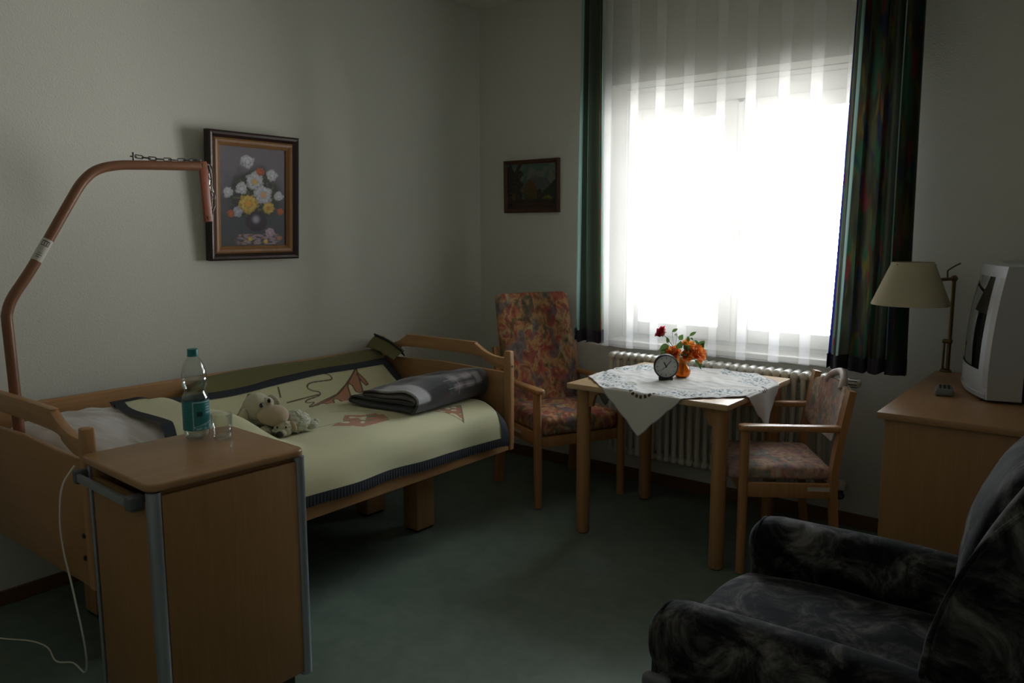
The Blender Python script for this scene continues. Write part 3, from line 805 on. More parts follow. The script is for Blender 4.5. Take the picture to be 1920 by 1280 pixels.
# ------------------------------------------------------------------ patient lifting pole
M_pole = mat('brown_painted_steel', (.20, .085, .042), .38, spec=.5)
M_plate = mat('red_brown_plate', (.24, .062, .03), .4)
LX = -3.035
root = thing('lifting_pole', 'brown bent steel lifting pole standing at the head of the bed', 'lifting pole', (LX, 1.063, .40))
pp = catmull([(0, 0, 0), (0, 0, .3), (0, -.005, .62), (0, -.008, .78)], 4) + catmull([(0, 0.0, .81), (0, .02, .85), (0, .09, .950), (0, .185, 1.104)], 5) + catmull([(0, .235, 1.185), (0, .277, 1.247), (0, .330, 1.292), (0, .405, 1.314), (0, .51, 1.322), (0, .745, 1.332)], 6)
b = BM(); tube(b, pp, .0180, 18); part('pole', b, M_pole, root)
b = BM(); box(b, -.03, .03, -.019, .019, -.02, .10, .006); part('socket', b, M_dsteel, root)
b = BM(); prism(b, [(-.018, 0), (.018, 0), (.018, .245), (-.018, .245)], .016, .004, Matrix.Translation((0, .757, 1.108)) @ Matrix.Translation((0, 0, .245)) @ Matrix.Rotation(radians(3), 4, 'X') @ Matrix.Translation((0, 0, -.245)) @ Matrix.Rotation(radians(90), 4, 'Y') @ Matrix.Rotation(radians(90), 4, 'Z') @ Matrix.Translation((0, 0, -.008)))
pe = part('end_plate', b, M_plate, root, label='flat red-brown end plate')
for zz in (1.125, 1.335):
    b = BM(); lathe(b, [(0, -.011), (.006, -.011), (.006, .011), (0, .011)], 12, M4=Matrix.Translation((0, .757 + (.012 if zz < 1.2 else 0), zz)) @ Matrix.Rotation(radians(90), 4, 'Y')); part('rivet', b, M_brass, pe)
def link(bm, c, ax, side, L_=.033, w_=.012, r=.0022):
    ax = Vector(ax).normalized(); side = (Vector(side) - ax * Vector(side).dot(ax)).normalized()
    pts = []
    for k in range(16):
        a = 2 * pi * k / 16; e = (L_ / 2 - w_ / 2) * (1 if cos(a) > 0 else -1)
        pts.append(Vector(c) + ax * (e + cos(a) * w_ / 2) + side * (sin(a) * w_ / 2))
    tube(bm, pts, r, 6, closed=True)
ch = catmull([(0, .480, 1.354), (0, .53, 1.350), (0, .63, 1.350), (0, .742, 1.356)], 10)
d = 0; prev = ch[0]; k = 0; nxt = .012
for a_, b_ in zip(ch, ch[1:]):
    d += (b_ - a_).length
    if d > nxt:
        bm_ = BM(); link(bm_, b_, b_ - a_, (0, 0, 1) if k % 2 == 0 else (1, 0, 0)); part('chain_link', bm_, M_dsteel, root); k += 1; nxt += .027
b = BM(); tube(b, [(0, .472, 1.325), (0, .472, 1.368)], .004, 8); tube(b, [(0, .460, 1.352), (0, .484, 1.352)], .003, 8); part('chain_pin', b, M_dsteel, root)
ch = catmull([(.004, .780, 1.335), (.004, .788, 1.29), (.0, .790, 1.25), (.0, .800, 1.215), (.0, .800, 1.18), (.0, .792, 1.160)], 10); d = 0; k = 0; nxt = .01
for a_, b_ in zip(ch, ch[1:]):
    d += (b_ - a_).length
    if d > nxt:
        bm_ = BM(); link(bm_, b_, b_ - a_, (0, 1, 0) if k % 2 == 0 else (1, .2, 0)); part('chain_link', bm_, M_steel, root); k += 1; nxt += .027
b = BM(); tube(b, catmull([(0, .780, 1.345), (0, .800, 1.33), (0, .804, 1.27), (0, .802, 1.2), (0, .788, 1.135)], 6), .003, 8); part('strap', b, mat('brown_cord', (.12, .07, .04), .8), root)
# paper sticker on the slanted run
M_stick = mat('paper_sticker', (.55, .53, .47), .6)
q0, q1 = Vector((0, .100, .9665)), Vector((0, .145, 1.039))
b = BM(); tube(b, [q0, q1], .0187, 18, caps=False); st = part('sticker', b, M_stick, root)
M_ink = mat('sticker_ink', (.03, .03, .035), .7)
dirv = (q1 - q0).normalized()
def on_tube(s, ang, r=.0190):
    a = Vector((1, 0, 0)); b_ = dirv.cross(a)
    return q0 + dirv * s + (a * cos(ang) + b_ * sin(ang)) * r
for s0, a0, a1, th in ((.012, -.9, -.2, .002), (.020, -1.0, .1, .002), (.028, -.8, .0, .0015), (.058, -1.2, .3, .0022), (.074, -1.2, .3, .003)):
    b = BM(); pr_ = None
    for k in range(7):
        g = lerp(a0, a1, k / 6); q = (b.verts.new(on_tube(s0, g)), b.verts.new(on_tube(s0 + th, g)))
        if pr_: b.faces.new((pr_[0], q[0], q[1], pr_[1]))
        pr_ = q
    part('printed_line', b, M_ink, st, smooth=False)
for g0 in (-1.1, -.65, -.2, .15):
    b = BM(); b.faces.new([b.verts.new(on_tube(q, g)) for q, g in ((.061, g0), (.061, g0 + .12), (.073, g0 + .12), (.073, g0))]); part('printed_digit', b, M_ink, st, smooth=False)

# ------------------------------------------------------------------ bedside cabinet
NR = radians(-3)
root = thing('bedside_cabinet', 'beech bedside cabinet with silver corner posts in front of the bed head', 'cabinet', (-2.120, 1.195, 0), NR)
hx, hy = .221, .236
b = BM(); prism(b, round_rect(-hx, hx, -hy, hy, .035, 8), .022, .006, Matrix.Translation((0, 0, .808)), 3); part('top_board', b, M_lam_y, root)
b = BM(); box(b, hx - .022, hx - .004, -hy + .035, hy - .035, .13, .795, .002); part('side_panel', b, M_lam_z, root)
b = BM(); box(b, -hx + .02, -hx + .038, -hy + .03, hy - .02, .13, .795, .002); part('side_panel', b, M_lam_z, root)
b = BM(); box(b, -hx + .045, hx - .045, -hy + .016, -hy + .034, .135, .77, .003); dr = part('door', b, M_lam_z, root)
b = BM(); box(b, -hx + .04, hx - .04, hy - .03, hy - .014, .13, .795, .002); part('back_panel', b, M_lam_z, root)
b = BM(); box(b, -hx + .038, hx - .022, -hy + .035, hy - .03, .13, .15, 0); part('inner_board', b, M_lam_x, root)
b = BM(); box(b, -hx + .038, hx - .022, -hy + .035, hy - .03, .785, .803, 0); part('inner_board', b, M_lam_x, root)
for sx, sy in ((1, -1), (1, 1), (-1, -1), (-1, 1)):
    b = BM(); rr = .019
    if sx < 0 and sy < 0: rr = .006
    lathe(b, [(0, .118), (rr - .002, .118), (rr, .12), (rr, .806), (0, .806)], 20, (sx * (hx - .019), sy * (hy - .020), 0)); part('corner_post', b, M_alu, root, label='silver round corner post')
b = BM(); box(b, -hx + .05, hx - .03, -hy + .05, hy - .05, .055, .13, .006); part('plinth', b, M_black, root)
for sx in (-1, 1):
    for sy in (-1, 1):
        b = BM(); lathe(b, [(0, -.012), (.024, -.012), (.028, -.006), (.028, .006), (.024, .012), (0, .012)], 18, M4=Matrix.Translation((sx * (hx - .05), sy * (hy - .06), .028)) @ Matrix.Rotation(radians(90), 4, 'Y')); box(b, sx * (hx - .05) - .014, sx * (hx - .05) + .014, sy * (hy - .06) - .008, sy * (hy - .06) + .008, .03, .057, .002)
        part('castor', b, M_black, root)
# towel rail on the front
b = BM(); tube(b, [(-hx + .0, -hy - .012, .768), (hx - .095, -hy - .012, .768)], 1, sec=[(-.005, -.011), (.005, -.011), (.005, .011), (-.005, .011)]); rl = part('towel_rail', b, M_alu, root, smooth=False)
for x_ in (-hx - .006, hx - .10):
    b = BM(); soft(b, (x_ + .015, -hy + .001, .768), (.021 if x_ > 0 else .012, .022, .020), .006, 6); part('rail_bracket', b, M_grey, rl)
b = BM(); box(b, -hx + .075, hx - .03, hy - .008, hy + .012, .70, .80, .004); part('side_flap', b, M_lam_x, root)

# water bottle
bottle = thing('water_bottle', 'clear plastic water bottle with teal cap and label on the bedside cabinet', 'bottle', (-2.255, 1.285, .8305), radians(-55))
M_pet = bpy.data.materials.new('clear_plastic'); M_pet.use_nodes = True
def clear(m, tint=(1, 1, 1), ior=1.3, rough=.03):
    N, L = m.node_tree.nodes, m.node_tree.links
    N.remove(N['Principled BSDF'])
    t = N.new('ShaderNodeBsdfTransparent'); t.inputs[0].default_value = (*tint, 1); g = N.new('ShaderNodeBsdfGlossy'); g.inputs['Roughness'].default_value = rough
    lw = N.new('ShaderNodeLayerWeight'); lw.inputs[0].default_value = ior; mr_ = N.new('ShaderNodeMath'); mr_.operation = 'MULTIPLY_ADD'; mr_.inputs[1].default_value = .55; mr_.inputs[2].default_value = .04
    x = N.new('ShaderNodeMixShader'); L.new(lw.outputs['Facing'], mr_.inputs[0]); L.new(mr_.outputs[0], x.inputs[0]); L.new(t.outputs[0], x.inputs[1]); L.new(g.outputs[0], x.inputs[2]); L.new(x.outputs[0], N['Material Output'].inputs['Surface'])
clear(M_pet, (.93, .95, .93), .35)
PB = [(0, .006), (.022, .004), (.033, .002), (.037, .008), (.0385, .018), (.0385, .026), (.0395, .030), (.0395, .126), (.0385, .132), (.036, .138), (.032, .146), (.0305, .152), (.032, .158), (.0365, .168), (.0385, .182), (.0380, .190), (.0368, .193), (.0378, .197), (.0360, .212), (.031, .230), (.023, .246), (.0155, .256), (.0135, .261), (.0135, .270)]
b = BM(); lathe(b, PB, 40)
for v in b.verts:
    if v.co.z < .03:
        a = math.atan2(v.co.y, v.co.x); r_ = v.co.xy.length; k = 1 - .10 * (1 - v.co.z / .03) * (.5 + .5 * cos(5 * a)); v.co.x *= k; v.co.y *= k
        if r_ > .02: v.co.z += .006 * (.5 + .5 * cos(5 * a)) * (1 - v.co.z / .03)
part('bottle_body', b, M_pet, bottle)
M_water = bpy.data.materials.new('water'); M_water.use_nodes = True; clear(M_water, (.90, .95, .95), .25, .01)
b = BM(); lathe(b, [(0, .008), (.030, .008), (.0365, .018), (.0378, .030), (.0378, .126), (.0368, .132), (.0345, .138), (.0305, .146), (.029, .152), (.0305, .158), (.035, .168), (.0370, .182), (.0365, .188), (0, .188)], 32); part('water', b, M_water, bottle)
M_cap = mat('teal_cap', (.015, .20, .21), .4)
b = BM(); lathe(b, [(0, .281), (.0145, .281), (.0158, .2795), (.0160, .262), (.0170, .261), (.0170, .258), (.0140, .258), (.0138, .264), (0, .264)], 32); part('cap', b, M_cap, bottle)
M_label = attr_mat('bottle_label', .35, .5)
def lab_col(u, v):
    a = u; c = (.02, .20, .22)
    g = (.34, .52, .54)
    # white frame panel with landscape and lines of text
    x = (a - .03) % 1.0
    if .0 < x < .36:
        if x < .012 or v > .92 and x < .34 or (v < .30 and abs(v - (.10 + x * .7)) < .025): c = g
        if .05 < x < .12 and .48 < v < .62: c = (.01, .05, .05)
        if v < .12 + .5 * x and x > .03: c = mix3((.05, .28, .36), g, sstep(0, .3, n3(x * 30, v * 12, 2)))
        for k in range(4):
            if abs(v - (.85 - k * .09)) < .014 and .16 < x < .33 and n3(x * 90, k * 7) > -.25: c = g
    else:
        for k in range(8):
            if abs(v - (.85 - k * .095)) < .012 and .42 < x < .92 and n3(x * 110, k * 7) > -.2: c = (.06, .28, .30)
    if v > .965 or v < .03: c = (.015, .15, .17)
    return c
LR = .0402
grid('label', 160, 60, lambda u, v: (LR * cos(2 * pi * u), LR * sin(2 * pi * u), lerp(.030, .124, v)), lab_col, M_label, bottle, label='teal printed paper label')

# drinking glass
M_gl = bpy.data.materials.new('drinking_glass'); M_gl.use_nodes = True; clear(M_gl, (.96, .97, .96), .3, .02)
root = thing('drinking_glass', 'clear empty drinking glass beside the water bottle on the bedside cabinet', 'glass', (-2.188, 1.330, .8305))
b = BM(); lathe(b, [(0, .001), (.024, 0), (.0275, .002), (.029, .006), (.0295, .03), (.0285, .033), (.031, .038), (.0325, .078), (.0318, .0785), (.0300, .040), (.0270, .033), (.0265, .014), (.024, .011), (0, .010)], 36); part('glass_body', b, M_gl, root)

# white call cord hanging from the bed head
b = BM(); tube(b, catmull([(-2.352, .957, .80), (-2.378, .930, .74), (-2.40, .925, .64), (-2.405, .93, .54), (-2.39, .94, .42), (-2.40, .965, .22), (-2.55, 1.02, .06), (-2.74, 1.06, .006), (-2.80, 1.03, .005), (-2.92, 1.05, .005), (-3.02, 1.03, .005), (-3.13, .97, .005), (-3.30, .92, .005)], 8), .0028, 8)
tag(part('call_cord', b, M_wplastic), 'thin white cord hanging from the bed head down to the floor', 'cord')

# ------------------------------------------------------------------ seat fabric (blotchy autumn floral)
def floral_mat(name, k=1.0, pale=0, sc=1.0):
    m = mat(name, (.3, .15, .1), .9, spec=.1, Sheen_Weight=.1)
    N, L, b = nodes(m); co = objco(N, L, (1, 1, .75))
    P = lambda c: tuple(min(1, q * k + pale) for q in c)
    def nz(s, d, off, dist=.8):
        t = N.new('ShaderNodeTexNoise'); t.inputs['Scale'].default_value = s * sc; t.inputs['Detail'].default_value = d; t.inputs['Distortion'].default_value = dist
        mp = N.new('ShaderNodeMapping'); mp.inputs['Location'].default_value = (off, off * 2, off * 3); L.new(co, mp.inputs[0]); L.new(mp.outputs[0], t.inputs['Vector']); return t.outputs[0]
    r = ramp(N, [(.30, P((.24, .055, .045))), (.40, P((.36, .10, .07))), (.47, P((.40, .20, .085))), (.53, P((.42, .26, .12))), (.58, P((.34, .10, .07))), (.68, P((.26, .09, .08)))])
    L.new(nz(11, 3, 0), r.inputs[0])
    cur = r.outputs[0]
    for s_, off, th, c in ((9, 3.1, .56, (.115, .125, .15)), (12, 7.7, .58, (.075, .095, .055)), (14, 11.3, .60, (.20, .075, .05)), (16, 5.5, .62, (.42, .34, .20))):
        rr_ = ramp(N, [(th - .02, (0, 0, 0)), (th + .05, (1, 1, 1))]); L.new(nz(s_, 4, off), rr_.inputs[0])
        x = N.new('ShaderNodeMix'); x.data_type = 'RGBA'; x.inputs[7].default_value = (*P(c), 1)
        sc_ = N.new('ShaderNodeMath'); sc_.operation = 'MULTIPLY'; sc_.inputs[1].default_value = .8; L.new(rr_.outputs[0], sc_.inputs[0])
        L.new(sc_.outputs[0], x.inputs[0]); L.new(cur, x.inputs[6]); cur = x.outputs[2]
    r2 = ramp(N, [(.38, (.45, .45, .43)), (.52, (1, 1, 1))]); L.new(nz(38, 3, 2.2, 0), r2.inputs[0])
    mx = N.new('ShaderNodeMix'); mx.data_type = 'RGBA'; mx.blend_type = 'MULTIPLY'; mx.inputs[0].default_value = .55
    L.new(cur, mx.inputs[6]); L.new(r2.outputs[0], mx.inputs[7]); L.new(mx.outputs[2], b.inputs['Base Color'])
    return m
M_floral = floral_mat('autumn_floral_fabric', 1.25, .01, 1.0)
M_floral2 = floral_mat('window_lit_pale_floral', .9, .19, 1.1)  # pale floral, lifted further in colour for window light on the backrest
M_beige = mat('beige_back_fabric', (.55, .50, .36), .85, spec=.15)
M_tag = mat('white_tag', (.55, .53, .48), .6)

def arm_rest(parent, x0, x1, y, z, w_=.055, t_=.026, drop=0):
    """wooden arm seen from the side, rounded ends; runs along local x (front x1)"""
    b = BM(); pts = [(x0, -.022), (x0 + .03, -.024), ((x0 + x1) / 2, -.024), (x1 - .05, -.030), (x1 - .012, -.030), (x1, -.016), (x1, .016), (x1 - .012, .030), (x1 - .05, .030), ((x0 + x1) / 2, .024), (x0 + .03, .024), (x0, .022)]
    prism(b, pts, t_, .009, Matrix.Translation((0, y, z - t_)), 3)
    return part('armrest', b, M_cwood, parent)

# ------------------------------------------------------------------ high back armchair by the corner
F1 = radians(-25.8)
root = thing('high_back_armchair', 'high-backed beech armchair with autumn floral upholstery between the bed foot and the window', 'chair', (-2.455, 3.60, 0), F1)
# local: +x front, y sideways (-y = side nearer the bed)
fx, bx_, hy = .185, -.265, .262
for sy in (-1, 1):
    b = BM(); tube(b, [(fx + .015, sy * hy, 0.004), (fx + .01, sy * hy, .3), (fx, sy * hy, .622)], [.021, .023, .022], 14); part('leg', b, M_cwood, root)
    b = BM(); tube(b, catmull([(bx_ - .05, sy * (hy - .01), .004), (bx_ - .02, sy * (hy - .01), .22), (bx_, sy * (hy - .01), .45), (bx_ - .03, sy * (hy - .01), .62), (bx_ - .075, sy * (hy - .01), .80)], 4), .021, 14, sec=[(-.8, -1.1), (.8, -1.1), (.8, 1.1), (-.8, 1.1)]); part('leg', b, M_cwood, root)
    arm_rest(root, bx_ - .04, fx + .045, sy * hy, .648)
    b = BM(); box(b, bx_, fx, sy * (hy - .004) - .011, sy * (hy - .004) + .011, .335, .405, .004); part('side_rail', b, M_cwood, root)
b = BM(); box(b, fx - .010, fx + .012, -hy + .02, hy - .02, .325, .385, .004); part('front_rail', b, M_cwood, root)
b = BM(); box(b, bx_ - .01, bx_ + .012, -hy + .02, hy - .02, .335, .395, .004); part('back_rail', b, M_cwood, root)
b = BM(); soft(b, (-.035, 0, .437), (.245, .242, .052), .035, 16, lambda p, q: Vector((p.x, p.y, p.z + (.018 * (1 - q.x ** 2) * (1 - q.y ** 2) if p.z > 0 else 0)))); part('seat', b, M_floral, root)
def bk(p, q):
    return Vector((p.x + .02 * (1 - q.y ** 2) * (1 if p.x > 0 else .2) , p.y * (1 - .02 * q.z), p.z))
b = BM(); soft(b, (0, 0, .325), (.032, .242, .335), .028, 18, bk, Matrix.Translation((bx_ + .035, 0, .462)) @ Matrix.Rotation(radians(-13.5), 4, 'Y')); part('backrest', b, M_floral, root)
b = BM(); box(b, -.07, .03, -hy - .0175, -hy - .016, .372, .388, 0); part('maker_tag', b, M_tag, root)
b = BM(); box(b, .02, .12, hy + .0075, hy + .009, .36, .38, 0)
b.free()

# ------------------------------------------------------------------ dining table
TX0, TX1, TY0, TY1 = -2.08, -1.27, 3.078, 3.845
table = thing('dining_table', 'small square pale beech table with round legs by the window', 'table', ((TX0 + TX1) / 2, (TY0 + TY1) / 2, 0))
a_, c_ = (TX1 - TX0) / 2, (TY1 - TY0) / 2
b = BM(); prism(b, round_rect(-a_, a_, -c_, c_, .008, 3), .026, .004, Matrix.Translation((0, 0, .724))); part('tabletop', b, M_tabletop, table)
b = BM(); prism(b, round_rect(-a_ - .0015, a_ + .0015, -c_ - .0015, c_ + .0015, .008, 3), .016, .002, Matrix.Translation((0, 0, .729)))
b.free()
for sx in (-1, 1):
    for sy in (-1, 1):
        lx, ly = sx * (a_ - .058), sy * (c_ - .070)
        b = BM(); lathe(b, [(0, .004), (.029, .004), (.0325, .012), (.0335, .35), (.0345, .723), (0, .723)], 24, (lx, ly, 0)); lg = part('leg', b, M_wz, table)
        b = BM(); lathe(b, [(0, 0), (.027, 0), (.027, .006), (0, .006)], 18, (lx, ly, 0)); part('glide', b, M_black, lg)
        g = [(0, 0), (.075, 0), (.07, -.012), (.045, -.028), (.034, -.055), (.028, -.085), (0, -.09)]
        for ax in ('x', 'y'):
            b = BM()
            if ax == 'x': Mg = Matrix.Translation((lx - sx * .025, ly + .011, .723)) @ Matrix.Rotation(radians(90), 4, 'X') @ Matrix.Scale(-sx, 4, (1, 0, 0))
            else: Mg = Matrix.Translation((lx - .011, ly - sy * .025, .723)) @ Matrix.Rotation(radians(90), 4, 'Z') @ Matrix.Rotation(radians(90), 4, 'X') @ Matrix.Scale(-sy, 4, (1, 0, 0))
            prism(b, g, .022, .002, Mg); part('corner_bracket', b, M_wx, table)

# tablecloth, laid diagonally, its corners hanging over the edges
M_cloth = attr_mat('embroidered_linen', .85, .15, .12)
CC = Vector((-1.675, 3.470)); HD = .600; ZT = .7525
A1, A2 = Vector((cos(radians(45)), sin(radians(45)))), Vector((-sin(radians(45)), cos(radians(45))))
HS = HD / sqrt(2)
def cl_flat(u, v):
    s, t = (u * 2 - 1) * HS, (v * 2 - 1) * HS
    e = max(abs(u * 2 - 1), abs(v * 2 - 1))
    sc = 1 + (.010 * abs(sin((u if abs(v - .5) > abs(u - .5) else v) * pi * 9)) if e > .97 else 0)
    return CC + (A1 * s + A2 * t) * sc
R_ = .006
def cl_pos(u, v):
    p = cl_flat(u, v); x, y = p.x, p.y; z = ZT
    wr = .005 * (n3(x * 9, y * 9, 1) + .8 * n3(x * 20 + y * 8, y * 22, 4)) 
    wr += .003 * max(0, sin(x * 31 + y * 12 + 2 * n3(x * 4, y * 4))) ** 3
    z += max(0, wr + .0022)
    for s, edge, k in ((-1, TX0, 'x'), (1, TX1, 'x'), (-1, TY0, 'y'), (1, TY1, 'y')):
        c = x if k == 'x' else y; o = s * (c - edge) 
        if o > 0:
            al = y if k == 'x' else x
            out = R_ + .002 + .022 * (1 - exp(-o * 6)) * (1 + .5 * sin(al * 26)) * (1 if s > 0 or k == 'y' else .4) * (.3 if k == 'y' and s > 0 else 1)
            if k == 'x': x = edge + s * min(o, out)
            else: y = edge + s * min(o, out)
            z = ZT - max(0, o - min(o, .006)) * .97
    return (x - CC.x, y - CC.y, z - ZT)
def cl_col(u, v):
    p = cl_flat(u, v); c = (.74, .73, .70)
    for k in range(4):
        a = pi / 2 * k; d = Vector((cos(a), sin(a))); t = Vector((-sin(a), cos(a)))
        q = p - CC; r = q.dot(d); w_ = q.dot(t)
        # blue embroidery sprays
        for r0, w0, rr in ((.30, .17, .075), (.30, -.17, .075), (.36, .08, .03), (.36, -.08, .03)):
            dd = math.hypot(r - r0, (w_ - w0) * .8)
            if dd < rr:
                n_ = n3(p.x * 70, p.y * 70, 3)
                if n_ > .2: c = mix3((.05, .12, .20), (.22, .33, .42), n3(p.x * 90, p.y * 90, 9) + .4)
                elif n_ < -.4: c = (.35, .42, .33)
        # cut-work arc near the corner
        rc = math.hypot(r - .345, w_); an = math.atan2(w_, r - .345)
        if .062 < rc < .078 and abs(an) < 1.15 and (an * 3.2 + .5) % 1.0 > .38: c = (.10, .06, .035)
    e = max(abs(u * 2 - 1), abs(v * 2 - 1))
    if e > .992: c = (.42, .41, .44)
    return c
o = grid('tablecloth', 260, 260, cl_pos, cl_col, M_cloth, thick=.0012); o.location = (CC.x, CC.y, ZT)
tag(o, 'white embroidered linen cloth laid diagonally over the small square table', 'tablecloth')

# alarm clock
root = thing('desk_clock', 'round black desk clock with a white dial standing on the tablecloth', 'clock', (-1.720, 3.400, .7565), radians(30))
root.scale = (1.13, 1.13, 1.13)
b = BM(); M90 = Matrix.Translation((0, 0, .060)) @ Matrix.Rotation(radians(90), 4, 'X')
lathe(b, [(0, -.018), (.048, -.018), (.0525, -.013), (.053, .006), (.050, .012), (.0465, .013), (.0460, .009), (0, .009)], 48, M4=M90); part('case', b, M_black, root)
M_dial = mat('clock_dial', (.46, .46, .44), .5)
b = BM(); lathe(b, [(0, .0095), (.0462, .0095), (.0462, .0100), (0, .0100)], 48, M4=M90); dl = part('dial', b, M_dial, root)
for k in range(12):
    a = 2 * pi * k / 12; b = BM(); L_ = .006 if k % 3 else .008
    box(b, -.0010, .0010, -.0106, -.0100, .041 - L_, .041, 0, M4=Matrix.Translation((0, 0, .060)) @ Matrix.Rotation(a, 4, 'Y')); part('hour_mark', b, M_ink, dl, smooth=False)
for nm, ln, wd, a in (('hour_hand', .022, .0022, -28), ('minute_hand', .034, .0016, 38), ('second_hand', .032, .0006, 232)):
    b = BM(); box(b, -wd, wd, -.0118, -.0110, -.004, ln, 0, M4=Matrix.Translation((0, 0, .060)) @ Matrix.Rotation(radians(a), 4, 'Y')); part(nm, b, M_ink if nm != 'second_hand' else M_grey, root, smooth=False)
b = BM(); box(b, -.030, .030, -.012, .020, 0, .014, .003); part('foot', b, M_black, root)

# orange glass vase
M_vase = mat('orange_glass', (1.0, .36, .03), .06, Transmission_Weight=.75, IOR=1.3, Alpha=1)
root = thing('glass_vase', 'small round orange glass vase behind the desk clock', 'vase', (-1.690, 3.515, .7565))
b = BM(); lathe(b, [(0, 0), (.020, 0), (.032, .006), (.039, .020), (.040, .034), (.034, .050), (.024, .060), (.020, .068), (.021, .078), (.028, .094), (.030, .098), (.0275, .0975), (.0185, .078), (.0175, .068), (.0215, .060), (.031, .050), (.0365, .034), (.0355, .021), (.029, .009), (.018, .004), (0, .004)], 40); part('vase_body', b, M_vase, root)

# roses
M_stem = mat('rose_stem', (.05, .09, .03), .6)
M_leaf = mat('rose_leaf', (.045, .10, .035), .5)
N_, L_, b_ = nodes(M_leaf); tlr = N_.new('ShaderNodeBsdfTranslucent'); tlr.inputs[0].default_value = (.12, .22, .05, 1); mxr = N_.new('ShaderNodeMixShader'); mxr.inputs[0].default_value = .3
L_.new(b_.outputs[0], mxr.inputs[1]); L_.new(tlr.outputs[0], mxr.inputs[2]); L_.new(mxr.outputs[0], N_['Material Output'].inputs['Surface'])
def petal_mat(name, c, c2):
    m = mat(name, c, .6, spec=.2); noise_color(m, [(.35, c), (.65, c2)], (1, 1, 1), 40, 2)
    N, L, b = nodes(m); t = N.new('ShaderNodeBsdfTranslucent'); t.inputs[0].default_value = (*c, 1); x = N.new('ShaderNodeMixShader'); x.inputs[0].default_value = .4
    L.new(b.outputs[0], x.inputs[1]); L.new(t.outputs[0], x.inputs[2]); L.new(x.outputs[0], N['Material Output'].inputs['Surface']); return m
M_rr = petal_mat('red_petal', (.50, .035, .06), (.62, .06, .09)); M_ro = petal_mat('orange_petal', (.85, .26, .06), (.90, .42, .10)); M_ry = petal_mat('yellow_orange_petal', (.90, .46, .08), (.85, .30, .05))
def bloom(R, open_, seed):
    b = BM(); rr = random.Random(seed)
    for ringi, (cnt, rad, tilt) in enumerate(((3, .30, 5), (4, .52, 18), (5, .76, 34 * open_), (6, 1.0, 52 * open_))):
        for k in range(cnt):
            a = 2 * pi * (k + .5 * ringi) / cnt + rr.uniform(-.2, .2); w_ = R * rad * (1.25 if ringi else 1.5); h_ = R * (1.25 - .08 * ringi)
            Mx = Matrix.Rotation(a, 4, 'Z') @ Matrix.Translation((R * rad * .42, 0, 0)) @ Matrix.Rotation(radians(tilt), 4, 'Y')
            vs = []
            for j in range(7):
                row = []
                for i in range(7):
                    s, t = i / 3 - 1, j / 6
                    wd = w_ * (sin(pi * min(1, .18 + t * .70))) * .62
                    p = Vector((.35 * R * (t ** 2) * (.3 + .4 * open_) - .38 * R * rad * s * s * (1 - .4 * t) + (.10 * R if t > .9 else 0), s * wd, h_ * t * (1 - .10 * s * s) - .15 * R))
                    row.append(b.verts.new(Mx @ p))
                vs.append(row)
            for j in range(6):
                for i in range(6): b.faces.new((vs[j][i], vs[j][i + 1], vs[j + 1][i + 1], vs[j + 1][i]))
    return b
def leaf(bm, p, d, up__, L_, W_):
    d = Vector(d).normalized(); s = d.cross(Vector(up__)).normalized(); n_ = s.cross(d)
    rows = []
    for j in range(8):
        t = j / 7; w_ = W_ * (sin(pi * t ** .8)) ** .9 * .5
        c = Vector(p) + d * (L_ * t) - n_ * (L_ * .22 * t * t)
        rows.append([bm.verts.new(c - s * w_ + n_ * w_ * .35), bm.verts.new(c), bm.verts.new(c + s * w_ + n_ * w_ * .35)])
    for A, B in zip(rows, rows[1:]):
        for i in range(2): bm.faces.new((A[i], A[i + 1], B[i + 1], B[i]))
VB = Vector((-1.690, 3.515, .7565))
RR, UU, TT = Vector((cos(YAW), sin(YAW), 0)), Vector((0, 0, 1)), Vector((sin(YAW), -cos(YAW), 0))
def rose(label, m, ctr, R, open_, tiltv, leaves, seed, group=None):
    """ctr = (right, up, toward room) offset from the vase base"""
    c = RR * ctr[0] + UU * ctr[1] + TT * ctr[2]
    rt_ = thing('rose', label, 'rose', VB, 0, 'roses in the orange vase')
    base = Vector((c.x * .06, c.y * .06, .012)); neck = Vector((c.x * .14, c.y * .14, .095))
    b = BM(); tube(b, catmull([base, neck, neck.lerp(c, .6) + Vector((0, 0, .008)), c], 6), .0016, 8); part('stem', b, M_stem, rt_)
    ax = Vector(RR * tiltv[0] + UU * tiltv[1] + TT * tiltv[2]).normalized()
    R *= 1.28; b = bloom(R, open_, seed); q = Vector((0, 0, 1)).rotation_difference(ax).to_matrix().to_4x4()
    bmesh.ops.transform(b, matrix=Matrix.Translation(c) @ q, verts=b.verts[:]); part('bloom', b, m, rt_)
    b = BM()
    for k in range(5):
        a = 2 * pi * k / 5; o_ = q @ Vector((cos(a), sin(a), .25)); leaf(b, c - ax * .002, o_, ax, R * .8, R * .3)
    part('sepals', b, M_leaf, rt_)
    for (lr, lu, lt, dr, du, dt, LL, WW) in leaves:
        b = BM(); p = RR * lr + UU * lu + TT * lt; d = RR * dr + UU * du + TT * dt
        leaf(b, p, d, TT * .7 + UU * .5 + RR * .2, LL, WW); tube(b, [p, neck.lerp(c, .35)], .0009, 5)
        part('leaf', b, M_leaf, rt_)
rose('single red rose standing tallest on the left of the orange vase', M_rr, (-.100, .215, .0), .026, .55, (-.75, .62, .25),
     [(-.055, .225, 0, .8, .5, 0, .032, .016), (-.030, .205, .01, -.35, .25, .4, .026, .022), (-.020, .185, 0, .5, .8, .2, .032, .026), (-.005, .165, 0, .4, .1, .3, .028, .022), (-.075, .170, .0, -.1, .9, .2, .03, .02), (-.070, .160, .0, -.8, -.35, .3, .055, .034), (-.09, .14, .01, -.4, -.7, .3, .04, .028)], 1)
